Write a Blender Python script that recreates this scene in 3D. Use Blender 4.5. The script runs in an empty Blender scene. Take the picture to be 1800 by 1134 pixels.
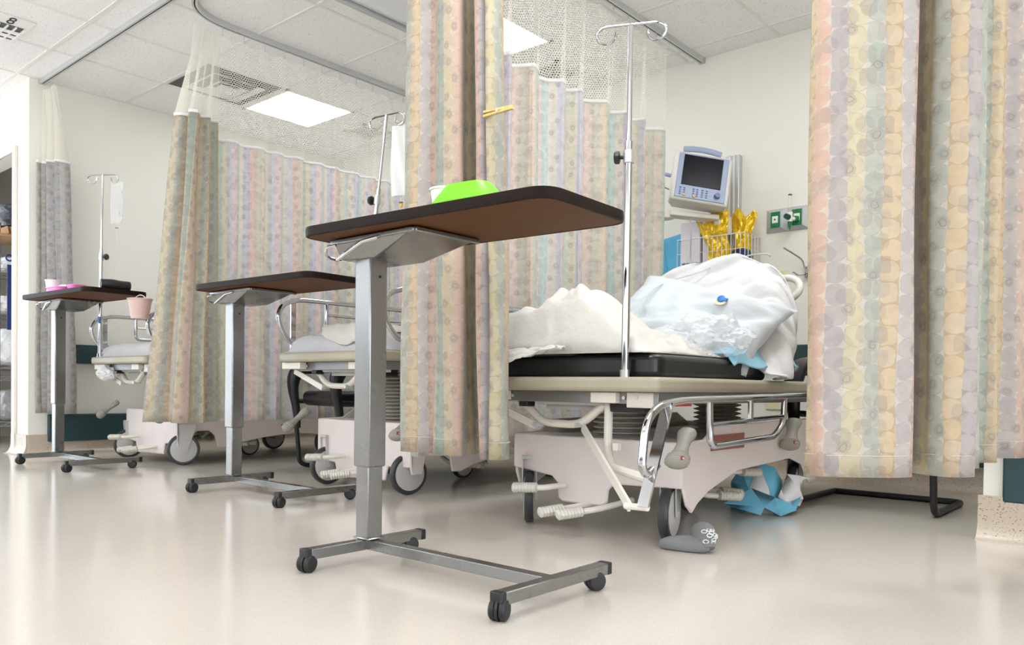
import bpy, bmesh, math, random
from mathutils import Vector, Matrix
PI = math.pi
R_ = math.radians
random.seed(7)
S = bpy.context.scene
COL = S.collection

# ------------------------------------------------------------------ camera
FPX = 1399.13; CYP = 698.05; PITCH = -0.01352; ROLL = -0.01195; YAW = 0.7127; CAMZ = 0.5274
sy, cyaw = math.sin(YAW), math.cos(YAW); sp, cp = math.sin(PITCH), math.cos(PITCH)
FW = Vector((-sy * cp, cyaw * cp, sp)); RT = Vector((cyaw, sy, 0)); UP = Vector((sy * sp, -cyaw * sp, cp))
cr, sr = math.cos(ROLL), math.sin(ROLL)
AX = RT * cr - UP * sr; AY = RT * sr + UP * cr
cam = bpy.data.cameras.new('camera'); camo = bpy.data.objects.new('camera', cam); COL.objects.link(camo)
camo.matrix_world = Matrix(((AX.x, AY.x, -FW.x, 0), (AX.y, AY.y, -FW.y, 0), (AX.z, AY.z, -FW.z, CAMZ), (0, 0, 0, 1)))
cam.sensor_width = 36; cam.sensor_fit = 'HORIZONTAL'; cam.lens = FPX / 1800 * 36
cam.shift_x = 0; cam.shift_y = (CYP - 567) / 1800; cam.clip_start = .02; cam.clip_end = 60
S.camera = camo
# ------------------------------------------------------------------ view, world
S.view_settings.view_transform = 'Standard'; S.view_settings.look = 'None'
S.view_settings.gamma = 1; S.view_settings.use_curve_mapping = False
S.view_settings.exposure = 0.36
w = bpy.data.worlds.new('world'); S.world = w; w.use_nodes = True
w.node_tree.nodes['Background'].inputs[0].default_value = (.90, .95, 1.03, 1)
w.node_tree.nodes['Background'].inputs[1].default_value = 2.7
LIGHT_E = 9.0
ROOM_H = 2.647; TRACK_Z = 2.612
WALL_Y = 4.68; WALL_X = -6.2175

# ------------------------------------------------------------------ materials
def nm(name):
    m = bpy.data.materials.new(name); m.use_nodes = True
    return m, m.node_tree, m.node_tree.nodes['Principled BSDF']
def pm(name, col, rough=.5, metal=0, spec=None, trans=0, ior=None, alpha=None, bump=None, emis=None, sss=None, coat=None, noise=None):
    m, t, b = nm(name)
    b.inputs['Base Color'].default_value = (*col, 1); b.inputs['Roughness'].default_value = rough
    b.inputs['Metallic'].default_value = metal
    if spec is not None: b.inputs['Specular IOR Level'].default_value = spec
    if trans: b.inputs['Transmission Weight'].default_value = trans
    if ior: b.inputs['IOR'].default_value = ior
    if alpha is not None: b.inputs['Alpha'].default_value = alpha
    if coat: b.inputs['Coat Weight'].default_value = coat; b.inputs['Coat Roughness'].default_value = .08
    if emis: b.inputs['Emission Color'].default_value = (*emis[0], 1); b.inputs['Emission Strength'].default_value = emis[1]
    tc = t.nodes.new('ShaderNodeTexCoord')
    if bump:
        n = t.nodes.new('ShaderNodeTexNoise'); n.inputs['Scale'].default_value = bump[0]; n.inputs['Detail'].default_value = 4
        t.links.new(tc.outputs['Object'], n.inputs['Vector'])
        bp = t.nodes.new('ShaderNodeBump'); bp.inputs['Strength'].default_value = bump[1]; bp.inputs['Distance'].default_value = bump[2] if len(bump) > 2 else .01
        t.links.new(n.outputs['Fac'], bp.inputs['Height']); t.links.new(bp.outputs['Normal'], b.inputs['Normal'])
    if noise:   # (scale, amount): gentle wear variation of the colour
        n = t.nodes.new('ShaderNodeTexNoise'); n.inputs['Scale'].default_value = noise[0]; n.inputs['Detail'].default_value = 5
        t.links.new(tc.outputs['Object'], n.inputs['Vector'])
        r = t.nodes.new('ShaderNodeMapRange'); r.inputs[1].default_value = .3; r.inputs[2].default_value = .7
        r.inputs[3].default_value = 1 - noise[1]; r.inputs[4].default_value = 1 + noise[1] * .3
        t.links.new(n.outputs['Fac'], r.inputs[0])
        mx = t.nodes.new('ShaderNodeVectorMath'); mx.operation = 'SCALE'; mx.inputs[0].default_value = col
        t.links.new(r.outputs[0], mx.inputs['Scale']); t.links.new(mx.outputs[0], b.inputs['Base Color'])
    return m

class NT:
    """tiny node-tree writer"""
    def __init__(s, t): s.t = t
    def n(s, kind, **kw):
        x = s.t.nodes.new(kind)
        for k, v in kw.items(): setattr(x, k, v)
        return x
    def _in(s, node, i, v):
        if hasattr(v, 'is_output') or isinstance(v, bpy.types.NodeSocket): s.t.links.new(v, node.inputs[i])
        elif v is not None: node.inputs[i].default_value = v
    def m(s, op, a, b=None, c=None):
        x = s.n('ShaderNodeMath', operation=op)
        s._in(x, 0, a); s._in(x, 1, b); s._in(x, 2, c)
        return x.outputs[0]
    def mix(s, fac, a, b, blend='MIX'):
        x = s.n('ShaderNodeMix', data_type='RGBA', blend_type=blend)
        s._in(x, 0, fac); s._in(x, 6, a); s._in(x, 7, b)
        return x.outputs[2]
    def noise(s, vec, scale, detail=3, dim='3D'):
        x = s.n('ShaderNodeTexNoise', noise_dimensions=dim); s._in(x, 'Vector', vec); x.inputs['Scale'].default_value = scale; x.inputs['Detail'].default_value = detail
        return x.outputs['Fac']
    def wn(s, vec):
        x = s.n('ShaderNodeTexWhiteNoise', noise_dimensions='3D'); s._in(x, 'Vector', vec); return x.outputs['Value']
    def comb(s, a, b, c=0.0):
        x = s.n('ShaderNodeCombineXYZ'); s._in(x, 0, a); s._in(x, 1, b); s._in(x, 2, c); return x.outputs[0]

def srgb(r, g, b):
    f = lambda c: (c / 255 / 12.92) if c / 255 <= .04045 else ((c / 255 + .055) / 1.055) ** 2.4
    return (f(r), f(g), f(b))

def curtain_fabric(name, palette, sw=.045, dens=1.0, gapf=.80, trl=.4):
    m, t, b = nm(name); k = NT(t)
    uv = k.n('ShaderNodeUVMap').outputs[0]
    sx = k.n('ShaderNodeSeparateXYZ'); t.links.new(uv, sx.inputs[0]); U, V = sx.outputs[0], sx.outputs[1]
    wob = k.m('MULTIPLY', k.m('SUBTRACT', k.noise(uv, 9, 2), .5), .02)
    us = k.m('DIVIDE', k.m('ADD', U, wob), sw)
    sid = k.m('FLOOR', us)
    r = k.n('ShaderNodeValToRGB'); r.color_ramp.interpolation = 'CONSTANT'
    n = len(palette)
    r.color_ramp.elements[0].position = 0; r.color_ramp.elements[0].color = (*palette[0], 1)
    r.color_ramp.elements[1].position = 1 / n; r.color_ramp.elements[1].color = (*palette[1], 1)
    for i in range(2, n):
        e = r.color_ramp.elements.new(i / n); e.color = (*palette[i], 1)
    k._in(r, 0, k.m('FRACT', k.m('ADD', k.m('DIVIDE', sid, float(n)), .5 / n)))
    stripe = r.outputs[0]
    ux = k.m('ADD', U, k.m('MULTIPLY', k.m('SUBTRACT', k.noise(uv, 34, 2), .5), .016))
    vx = k.m('ADD', V, k.m('MULTIPLY', k.m('SUBTRACT', k.noise(k.comb(V, U, 7.0), 34, 2), .5), .016))
    # hand-drawn looking overlapping blobs, several layers
    def discs(offu, offv, pu, pv, rad, jit, pw):
        u2 = k.m('DIVIDE', k.m('ADD', ux, offu), pu); ci = k.m('FLOOR', u2)
        v2 = k.m('ADD', k.m('DIVIDE', k.m('ADD', vx, offv), pv), k.wn(k.comb(ci, offu * 50, 3.0))); cj = k.m('FLOOR', v2)
        cjm = k.m('MODULO', k.m('ADD', cj, 600.0), 3.0)
        cell = k.wn(k.comb(ci, cjm, offv * 30)); ju = k.m('MULTIPLY', k.m('SUBTRACT', k.wn(k.comb(cjm, ci, offv * 11 + 2)), .5), jit)
        dx = k.m('ABSOLUTE', k.m('MULTIPLY', k.m('SUBTRACT', k.m('ADD', k.m('FRACT', u2), ju), .5), pu)); dy = k.m('ABSOLUTE', k.m('MULTIPLY', k.m('SUBTRACT', k.m('FRACT', v2), .5), pv))
        d = k.m('POWER', k.m('ADD', k.m('POWER', dx, pw), k.m('POWER', dy, pw)), 1 / pw)
        return k.m('LESS_THAN', d, rad), cell, d
    i1, c1, d1 = discs(.0, .1, sw, .055, .0275, .3, 2.3)
    i2, c2, d2 = discs(.0225, .7, sw, .060, .023, .35, 2.2)
    i3, c3, d3 = discs(.010, .33, sw * 2, .060, .0165, .5, 2.0)
    wash = k.noise(uv, 30, 5); wash2 = k.noise(uv, 90, 3)
    pale = (*srgb(226, 219, 207), 1) if gapf < .85 else (*srgb(246, 243, 238), 1); grey = (*srgb(172, 163, 158), 1)
    def dim(c, f):
        vm = k.n('ShaderNodeVectorMath', operation='SCALE'); k._in(vm, 0, c); k._in(vm, 'Scale', f); return vm.outputs[0]
    gap = k.mix(k.m('GREATER_THAN', k.wn(k.comb(sid, 3.0, 9.0)), .45), pale, dim(stripe, gapf))
    blob = k.mix(k.m('MULTIPLY', c1, .42), stripe, pale); gap = k.mix(.2, gap, stripe)
    c = k.mix(k.m('MULTIPLY', i1, .85), gap, blob)
    sel = k.m('MULTIPLY', i2, k.m('GREATER_THAN', c2, .60))
    c = k.mix(k.m('MULTIPLY', sel, k.m('MULTIPLY_ADD', c2, .5 * dens, -.12 * dens)), c, grey)
    sel3 = k.m('MULTIPLY', i3, k.m('GREATER_THAN', c3, .62))
    c = k.mix(k.m('MULTIPLY', sel3, .34 * dens), c, grey)
    ring = k.m('MULTIPLY', k.m('LESS_THAN', k.m('ABSOLUTE', k.m('SUBTRACT', d3, .0085)), .0011), sel3)
    c = k.mix(k.m('MULTIPLY', ring, .35), c, (*srgb(120, 108, 104), 1))
    edge = k.m('MULTIPLY', k.m('LESS_THAN', k.m('ABSOLUTE', k.m('SUBTRACT', d1, .0270)), .0007), k.m('GREATER_THAN', c1, .4))
    c = k.mix(k.m('MULTIPLY', edge, .22), c, (*srgb(140, 122, 108), 1))
    c = dim(c, k.m('MULTIPLY_ADD', wash, .26, .87)); c = dim(c, k.m('MULTIPLY_ADD', wash2, .12, .94))
    k._in(b, 'Base Color', c); b.inputs['Roughness'].default_value = .85; b.inputs['Specular IOR Level'].default_value = .15
    wv = k.noise(uv, 900, 1)
    bp = k.n('ShaderNodeBump'); bp.inputs['Strength'].default_value = .12; bp.inputs['Distance'].default_value = .001; k._in(bp, 'Height', wv); t.links.new(bp.outputs[0], b.inputs['Normal'])
    tr = k.n('ShaderNodeBsdfTranslucent'); k._in(tr, 0, c)
    ms = k.n('ShaderNodeMixShader'); ms.inputs[0].default_value = trl
    t.links.new(b.outputs[0], ms.inputs[1]); t.links.new(tr.outputs[0], ms.inputs[2])
    t.links.new(ms.outputs[0], t.nodes['Material Output'].inputs[0])
    return m

def net_fabric(name, size=.014, hole_r=.4):
    m, t, b = nm(name); k = NT(t)
    uv = k.n('ShaderNodeUVMap').outputs[0]
    sx = k.n('ShaderNodeSeparateXYZ'); t.links.new(uv, sx.inputs[0])
    us = k.m('DIVIDE', sx.outputs[0], size); vs = k.m('DIVIDE', sx.outputs[1], size * 1.732)
    def lat(off):
        a = k.m('SUBTRACT', k.m('FRACT', k.m('ADD', us, off)), .5); c = k.m('MULTIPLY', k.m('SUBTRACT', k.m('FRACT', k.m('ADD', vs, off)), .5), 1.732)
        return k.m('SQRT', k.m('ADD', k.m('MULTIPLY', a, a), k.m('MULTIPLY', c, c)))
    d = k.m('MINIMUM', lat(0.0), lat(.5))
    hole = k.m('LESS_THAN', d, hole_r)
    b.inputs['Base Color'].default_value = (*srgb(244, 241, 230), 1); b.inputs['Roughness'].default_value = .8
    tl = k.n('ShaderNodeBsdfTranslucent'); tl.inputs[0].default_value = (*srgb(244, 241, 230), 1)
    m0 = k.n('ShaderNodeMixShader'); m0.inputs[0].default_value = .4; t.links.new(b.outputs[0], m0.inputs[1]); t.links.new(tl.outputs[0], m0.inputs[2])
    tp = k.n('ShaderNodeBsdfTransparent'); ms = k.n('ShaderNodeMixShader'); k._in(ms, 0, hole)
    t.links.new(m0.outputs[0], ms.inputs[1]); t.links.new(tp.outputs[0], ms.inputs[2]); t.links.new(ms.outputs[0], t.nodes['Material Output'].inputs[0])
    return m

def speckle(name, base, spots, rough, scale=260, thr=.62, bump=None, spec=.5, gloss_var=False):
    m, t, b = nm(name); k = NT(t); tc = k.n('ShaderNodeTexCoord').outputs['Object']
    n1 = k.noise(tc, scale, 2); n2 = k.noise(tc, scale * .45, 2); n3 = k.noise(tc, 1.3, 3)
    c = (*base, 1)
    c = k.mix(k.m('MULTIPLY', n3, .25), c, (base[0] * .88, base[1] * .87, base[2] * .84, 1))
    c = k.mix(k.m('GREATER_THAN', n1, thr), c, (*spots[0], 1))
    c = k.mix(k.m('GREATER_THAN', n2, thr + .03), c, (*spots[1], 1))
    k._in(b, 'Base Color', c); b.inputs['Roughness'].default_value = rough; b.inputs['Specular IOR Level'].default_value = spec
    if gloss_var:
        k._in(b, 'Roughness', k.m('MULTIPLY_ADD', k.noise(tc, 2.2, 4), .10, rough - .05))
        bp = k.n('ShaderNodeBump'); bp.inputs['Strength'].default_value = .06; bp.inputs['Distance'].default_value = .01
        k._in(bp, 'Height', k.noise(tc, 7, 2)); t.links.new(bp.outputs[0], b.inputs['Normal'])
    if bump:
        bp = k.n('ShaderNodeBump'); bp.inputs['Strength'].default_value = bump; bp.inputs['Distance'].default_value = .002
        k._in(bp, 'Height', n1); t.links.new(bp.outputs[0], b.inputs['Normal'])
    return m

M = {}
M['wall'] = pm('wall_paint', srgb(236, 234, 224), .75, bump=(220, .08, .001))
M['wallgrey'] = pm('corridor_wall_paint', srgb(236, 233, 226), .7, bump=(220, .08, .001))
M['floor'] = speckle('cream_sheet_vinyl', srgb(210, 202, 191), (srgb(200, 192, 179), srgb(216, 209, 198)), .15, 330, .60, gloss_var=True)
M['terrazzo'] = speckle('terrazzo', srgb(196, 182, 164), (srgb(128, 112, 98), srgb(178, 163, 146)), .3, 170, .64)
M['ceiling'] = speckle('mineral_fibre_tile', srgb(250, 250, 250), (srgb(222, 202, 196), srgb(228, 225, 219)), .95, 150, .64, bump=.5, spec=.1)
M['tbar'] = pm('white_painted_grid', srgb(236, 234, 230), .5)
M['track'] = pm('brushed_aluminium', srgb(206, 208, 208), .4, .5)
M['black'] = pm('black_rubber', (.012, .012, .013), .45, bump=(60, .1))
M['dark'] = pm('dark_gap', (.01, .01, .01), .8)
M['teal'] = pm('dark_teal_bumper', srgb(38, 66, 70), .45, bump=(300, .1, .001))
M['chrome'] = pm('polished_chrome', (.56, .56, .58), .07, 1)
def zinc():
    m, t, b = nm('zinc_plated_steel'); k = NT(t); tc = k.n('ShaderNodeTexCoord').outputs['Object']
    n = k.noise(tc, 3.5, 2); n2 = k.noise(tc, 9, 3)
    k._in(b, 'Base Color', k.mix(n, (*srgb(160, 159, 156), 1), (*srgb(136, 138, 138), 1)))
    b.inputs['Metallic'].default_value = 1
    k._in(b, 'Roughness', k.m('MULTIPLY_ADD', n2, .14, .2))
    return m
M['zinc'] = zinc()
M['laminate_under'] = pm('brown_table_underside', srgb(90, 54, 22), .55, spec=.15, noise=(30, .08), bump=(90, .05))
M['laminate_top'] = pm('walnut_laminate', srgb(112, 72, 46), .35, noise=(14, .2))
M['edge'] = pm('dark_brown_edge_band', srgb(32, 22, 17), .45, spec=.1)
M['cream_plastic'] = pm('cream_moulded_plastic', srgb(228, 218, 214), .38, noise=(6, .05))
M['cream_metal'] = pm('cream_enamelled_steel', srgb(232, 226, 214), .35, noise=(10, .05))
M['deck'] = pm('taupe_bumper_edge', srgb(176, 170, 148), .35, noise=(8, .08))
M['grey_metal'] = pm('grey_steel_channel', srgb(150, 150, 150), .4, .8)
M['bellows'] = pm('grey_rubber_bellows', srgb(186, 182, 172), .5)
M['grip'] = pm('grey_grip_rubber', srgb(150, 146, 136), .45)
M['pedal'] = pm('cream_pedal_rubber', srgb(214, 209, 198), .5)
M['tyre'] = pm('dark_grey_tyre', srgb(56, 57, 60), .4)
M['rim'] = pm('light_grey_wheel_cover', srgb(196, 194, 190), .4)
M['mattress'] = pm('black_vinyl_mattress', (.012, .012, .013), .28, bump=(6, .2))
M['sheet'] = pm('white_bed_sheet', srgb(216, 215, 215), .85, bump=(9, .6, .02))
M['sheet_warm'] = pm('cream_cotton_blanket', srgb(216, 213, 205), .9, bump=(14, .6, .015))
M['pillow'] = pm('white_pillow_cover', srgb(204, 210, 214), .6, bump=(7, .4, .02))
M['blue_gown'] = pm('light_blue_gown', srgb(150, 200, 222), .85, bump=(14, .5, .01))
M['blue_pad'] = pm('blue_plastic_pad_backing', srgb(116, 196, 226), .45, bump=(30, .3, .004))
M['white_pad'] = pm('white_pad_lining', srgb(236, 236, 236), .8, bump=(40, .3, .004))
M['blue_pack'] = pm('folded_blue_pads', srgb(80, 170, 210), .45, bump=(25, .4, .01))
M['red'] = pm('red_label', srgb(168, 42, 40), .4)
M['redstripe'] = pm('faded_red_label', srgb(150, 92, 84), .5)
M['green'] = pm('green_outlet_plate', srgb(20, 120, 66), .35)
M['dgreen'] = pm('dark_green_knob', srgb(10, 60, 50), .35)
M['lgreen'] = pm('light_green_label', srgb(120, 190, 150), .4)
M['white'] = pm('white_plastic', srgb(240, 240, 238), .4)
M['offwhite'] = pm('ivory_plate', srgb(232, 224, 184), .45)
M['lime'] = pm('lime_green_plastic', srgb(118, 200, 30), .35)
M['pink'] = pm('pink_plastic', srgb(244, 130, 205), .35)
M['palepink'] = pm('pale_pink_plastic', srgb(236, 206, 198), .45, trans=.3)
M['foam'] = pm('white_foam_cup', srgb(240, 236, 234), .8)
M['case'] = pm('monitor_white_case', srgb(226, 224, 216), .4)
M['bezel'] = pm('monitor_blue_grey_bezel', srgb(158, 172, 200), .4)
M['screen'] = pm('dark_screen', (.006, .006, .01), .25, spec=.15)
M['btn'] = pm('blue_grey_buttons', srgb(110, 120, 160), .4)
M['yellow_btn'] = pm('amber_button', srgb(240, 176, 40), .4)
M['foil'] = pm('yellow_foil', srgb(228, 188, 30), .25, .35, bump=(18, .8, .02))
M['navy'] = pm('navy_packet', srgb(24, 44, 96), .4, bump=(20, .4))
M['paperbox'] = pm('white_glove_box', srgb(224, 220, 228), .6)
M['wire'] = pm('white_coated_wire', srgb(222, 220, 214), .4)
M['fluid'] = pm('clear_fluid_bag', (.95, .97, 1), .12, trans=.75, ior=1.2, alpha=.55, bump=(25, .6, .01))
M['milky'] = pm('milky_fluid_bag', srgb(242, 243, 240), .35, trans=.1, bump=(14, .3))
M['clear'] = pm('clear_plastic', (.96, .97, 1), .1, trans=.9, ior=1.2, alpha=.5)
def bagmat():
    m, t, b = nm('crinkled_clear_film'); k = NT(t)
    b.inputs['Base Color'].default_value = (.92, .95, .98, 1); b.inputs['Roughness'].default_value = .12; b.inputs['Specular IOR Level'].default_value = .9
    tp = k.n('ShaderNodeBsdfTransparent'); ms = k.n('ShaderNodeMixShader')
    lw = k.n('ShaderNodeLayerWeight'); lw.inputs[0].default_value = .35
    k._in(ms, 0, k.m('MULTIPLY_ADD', lw.outputs[1], .45, .22)); t.links.new(tp.outputs[0], ms.inputs[1]); t.links.new(b.outputs[0], ms.inputs[2])
    t.links.new(ms.outputs[0], t.nodes['Material Output'].inputs[0]); return m
M['film'] = bagmat()
M['tube'] = pm('pale_green_tubing', srgb(214, 232, 222), .25, trans=.3)
M['cable'] = pm('grey_cable', srgb(206, 206, 204), .4)
M['sock'] = pm('grey_knit_sock', srgb(128, 128, 128), .95, bump=(260, .5, .003))
M['sockprint'] = pm('white_grip_print', srgb(236, 236, 236), .6)
M['wood'] = pm('pale_pine', srgb(222, 192, 120), .6, noise=(60, .2))
M['chair_vinyl'] = pm('black_chair_vinyl', (.014, .014, .016), .35, bump=(8, .15))
M['bluepaint'] = pm('blue_electrode', srgb(40, 120, 200), .4)
M['navystrap'] = pm('navy_strap', srgb(20, 40, 110), .5)
M['darkbag'] = pm('charcoal_plastic_bag', srgb(60, 66, 74), .3, bump=(10, .8, .03))
M['clearlinen'] = pm('white_linen_pack', srgb(230, 232, 232), .5, bump=(16, .7, .03))
M['greybag'] = pm('grey_plastic_bag', srgb(150, 150, 148), .35, bump=(12, .9, .03))
M['brown'] = pm('brown_cardboard', srgb(190, 150, 110), .8)
M['panel'] = pm('lamp_diffuser', (.9, .9, .9), .5, emis=((.96, .985, 1.02), LIGHT_E))
M['lens'] = pm('unlit_prismatic_lens', srgb(226, 228, 230), .2, bump=(400, .3, .001))
M['fixture'] = pm('grey_fixture_frame', srgb(188, 190, 194), .4)
M['louvre_dark'] = pm('vent_dark', srgb(84, 84, 84), .7)
M['ink'] = pm('black_ink', (.01, .01, .01), .6)
M['aluminium'] = pm('satin_aluminium', srgb(200, 202, 206), .4, .7)
PAL = [srgb(*c) for c in ((218, 202, 168), (222, 192, 174), (190, 183, 184), (218, 208, 172), (184, 192, 180), (224, 204, 170), (198, 191, 190), (216, 190, 174), (210, 203, 184), (186, 196, 184))]
PAL2 = [srgb(*c) for c in ((242, 230, 214), (216, 228, 220), (240, 236, 220), (228, 228, 238), (246, 228, 226), (222, 234, 230), (240, 236, 224), (226, 224, 234), (246, 226, 216), (234, 230, 218))]
PAL3 = [srgb(*c) for c in ((206, 203, 205), (212, 210, 206), (196, 197, 198), (214, 211, 204), (194, 194, 200), (208, 210, 206))]
M['curtain'] = curtain_fabric('printed_curtain_cloth', PAL)
M['curtain_pale'] = curtain_fabric('printed_curtain_cloth_lit_tone', PAL2, dens=.55, gapf=.91, trl=.45)  # same cloth, with the dividers' brighter light put into a paler palette
M['curtain_grey'] = curtain_fabric('printed_curtain_cloth_grey_side', PAL3)
M['net'] = net_fabric('curtain_netting', .015, .41)
M['net_dense'] = net_fabric('bunched_curtain_netting', .009, .33)
M['seam'] = pm('hem_stitching', srgb(206, 196, 182), .9)
M['binding'] = pm('white_curtain_binding', srgb(240, 238, 234), .8)

# ------------------------------------------------------------------ mesh helpers
class B:
    def __init__(s): s.bm = bmesh.new(); s.uv = None
    def box(s, c, d, rot=None, taper=None):
        mt = Matrix.Translation(Vector(c)) @ (rot.to_4x4() if rot else Matrix.Identity(4))
        vs = []
        for z in (-1, 1):
            k = 1 if (taper is None or z < 0) else taper
            for x, y in ((-1, -1), (1, -1), (1, 1), (-1, 1)):
                vs.append(s.bm.verts.new(mt @ Vector((x * d[0] / 2 * k, y * d[1] / 2 * k, z * d[2] / 2))))
        for f in ((0, 3, 2, 1), (4, 5, 6, 7), (0, 1, 5, 4), (1, 2, 6, 5), (2, 3, 7, 6), (3, 0, 4, 7)): s.bm.faces.new([vs[i] for i in f])
        return s
    def bar(s, p0, p1, w, h, up=(0, 0, 1)):
        p0, p1 = Vector(p0), Vector(p1); d = (p1 - p0); L = d.length; d.normalize(); u = Vector(up)
        if abs(d.dot(u)) > .98: u = Vector((0, 1, 0))
        x = d.cross(u).normalized(); z = x.cross(d).normalized()
        rot = Matrix((x, d, z)).transposed()
        return s.box((p0 + p1) / 2, (w, L, h), rot)
    def tube(s, pts, r, seg=12, closed=False, radii=None, flat=None):
        pts = [Vector(p) for p in pts]; n = len(pts)
        rings = []; prev = None
        for i, p in enumerate(pts):
            if closed: t = (pts[(i + 1) % n] - pts[i - 1])
            else: t = pts[min(i + 1, n - 1)] - pts[max(i - 1, 0)]
            t.normalize()
            if prev is None:
                a = Vector((0, 0, 1)) if abs(t.z) < .9 else Vector((1, 0, 0))
                x = t.cross(a).normalized()
            else:
                x = (prev - t * prev.dot(t)).normalized()
            prev = x; y = t.cross(x)
            rr = radii[i] if radii else r
            fy = flat if flat else 1
            rings.append([s.bm.verts.new(p + x * rr * math.cos(2 * PI * j / seg) + y * rr * fy * math.sin(2 * PI * j / seg)) for j in range(seg)])
        m = n if closed else n - 1
        for i in range(m):
            a, b2 = rings[i], rings[(i + 1) % n]
            for j in range(seg): s.bm.faces.new((a[j], a[(j + 1) % seg], b2[(j + 1) % seg], b2[j]))
        if not closed:
            s.bm.faces.new(rings[0][::-1]); s.bm.faces.new(rings[-1])
        return s
    def cyl(s, p0, p1, r, r1=None, seg=20):
        return s.tube([p0, p1], r, seg, radii=[r, r if r1 is None else r1])
    def lathe(s, c, prof, axis=(0, 0, 1), seg=32, caps=True):
        c = Vector(c); z = Vector(axis).normalized(); a = Vector((1, 0, 0)) if abs(z.x) < .9 else Vector((0, 1, 0))
        x = z.cross(a).normalized(); y = z.cross(x); rings = []
        for r, h in prof:
            rings.append([s.bm.verts.new(c + z * h + (x * math.cos(2 * PI * j / seg) + y * math.sin(2 * PI * j / seg)) * max(r, 1e-4)) for j in range(seg)])
        for i in range(len(rings) - 1):
            for j in range(seg): s.bm.faces.new((rings[i][j], rings[i][(j + 1) % seg], rings[i + 1][(j + 1) % seg], rings[i + 1][j]))
        if caps: s.bm.faces.new(rings[0][::-1]); s.bm.faces.new(rings[-1])
        return s
    def prism(s, poly, d0, d1, fn):
        """poly of (a,b) extruded from d0 to d1; fn(a,b,d)->point"""
        A = [s.bm.verts.new(Vector(fn(a, b, d0))) for a, b in poly]; Bv = [s.bm.verts.new(Vector(fn(a, b, d1))) for a, b in poly]
        n = len(poly)
        for i in range(n): s.bm.faces.new((A[i], A[(i + 1) % n], Bv[(i + 1) % n], Bv[i]))
        s.bm.faces.new(A[::-1]); s.bm.faces.new(Bv)
        return s
    def grid(s, nu, nv, fn, uvfn=None, closed_u=False):
        if uvfn and s.uv is None: s.uv = s.bm.loops.layers.uv.new('UVMap')
        V = [[s.bm.verts.new(Vector(fn(i / nu, j / nv))) for j in range(nv + 1)] for i in range(nu + (0 if closed_u else 1))]
        for i in range(nu):
            i2 = (i + 1) % len(V)
            for j in range(nv):
                f = s.bm.faces.new((V[i][j], V[i2][j], V[i2][j + 1], V[i][j + 1]))
                if uvfn:
                    for l, (a, b2) in zip(f.loops, ((i, j), (i + 1, j), (i + 1, j + 1), (i, j + 1))): l[s.uv].uv = uvfn(a / nu, b2 / nv)
        return s
    def ball(s, c, r, sub=2, fn=None):
        rr = (r, r, r) if not hasattr(r, '__len__') else r
        g = bmesh.ops.create_icosphere(s.bm, subdivisions=sub, radius=1)
        for v in g['verts']:
            p = v.co.copy(); k = fn(p) if fn else 1
            v.co = Vector((c[0] + p.x * rr[0] * k, c[1] + p.y * rr[1] * k, c[2] + p.z * rr[2] * k))
        return s
    def build(s, name, mat, parent=None, bevel=0, ang=35, sub=0, solid=0, bseg=2):
        bmesh.ops.recalc_face_normals(s.bm, faces=s.bm.faces)
        me = bpy.data.meshes.new(name); s.bm.to_mesh(me); s.bm.free()
        for p in me.polygons: p.use_smooth = True
        me.set_sharp_from_angle(angle=R_(ang))
        me.materials.append(M[mat] if isinstance(mat, str) else mat)
        o = bpy.data.objects.new(name, me); COL.objects.link(o)
        if parent: o.parent = parent
        if solid:
            md = o.modifiers.new('thickness', 'SOLIDIFY'); md.thickness = solid; md.offset = 0
        if bevel:
            md = o.modifiers.new('bevel', 'BEVEL'); md.width = bevel; md.segments = bseg; md.limit_method = 'ANGLE'; md.angle_limit = R_(40); md.harden_normals = False
        if sub:
            md = o.modifiers.new('sub', 'SUBSURF'); md.levels = sub; md.render_levels = sub
        return o

def fillet(pts, r, n=6, closed=False):
    pts = [Vector(p) for p in pts]; out = []; N = len(pts)
    for i, p in enumerate(pts):
        if not closed and i in (0, N - 1): out.append(p); continue
        a = pts[i - 1] - p; b = pts[(i + 1) % N] - p
        rr = min(r, a.length * .48, b.length * .48)
        p0 = p + a.normalized() * rr; p1 = p + b.normalized() * rr
        for j in range(n + 1):
            t = j / n; out.append(p0 * (1 - t) ** 2 + p * 2 * t * (1 - t) + p1 * t * t)
    return out
def spline(pts, n=8):
    pts = [Vector(p) for p in pts]; out = []
    for i in range(len(pts) - 1):
        p0 = pts[max(i - 1, 0)]; p1 = pts[i]; p2 = pts[i + 1]; p3 = pts[min(i + 2, len(pts) - 1)]
        for j in range(n):
            t = j / n; t2 = t * t; t3 = t2 * t
            out.append(.5 * ((2 * p1) + (-p0 + p2) * t + (2 * p0 - 5 * p1 + 4 * p2 - p3) * t2 + (-p0 + 3 * p1 - 3 * p2 + p3) * t3))
    out.append(pts[-1]); return out
def tag(o, label=None, cat=None, group=None, kind=None):
    if label: o['label'] = label
    if cat: o['category'] = cat
    if group: o['group'] = group
    if kind: o['kind'] = kind
    return o
def thing(name, label, cat, loc=(0, 0, 0), rz=0, group=None, rot=None):
    o = bpy.data.objects.new(name, None); o.empty_display_size = .05; COL.objects.link(o); o.location = loc
    o.rotation_euler = rot if rot else (0, 0, rz)
    return tag(o, label, cat, group)
def struct(o, label=None): return tag(o, label, kind='structure')
def copy_tree(o, parent=None):
    c = o.copy(); COL.objects.link(c)
    if parent: c.parent = parent
    for ch in [x for x in COL.objects if x.parent == o]: copy_tree(ch, c)
    return c
from mathutils import noise as NZ
def fb(x, y, z=0, o=3): return NZ.fractal(Vector((x, y, z)), 1.0, 2.0, o)

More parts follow.
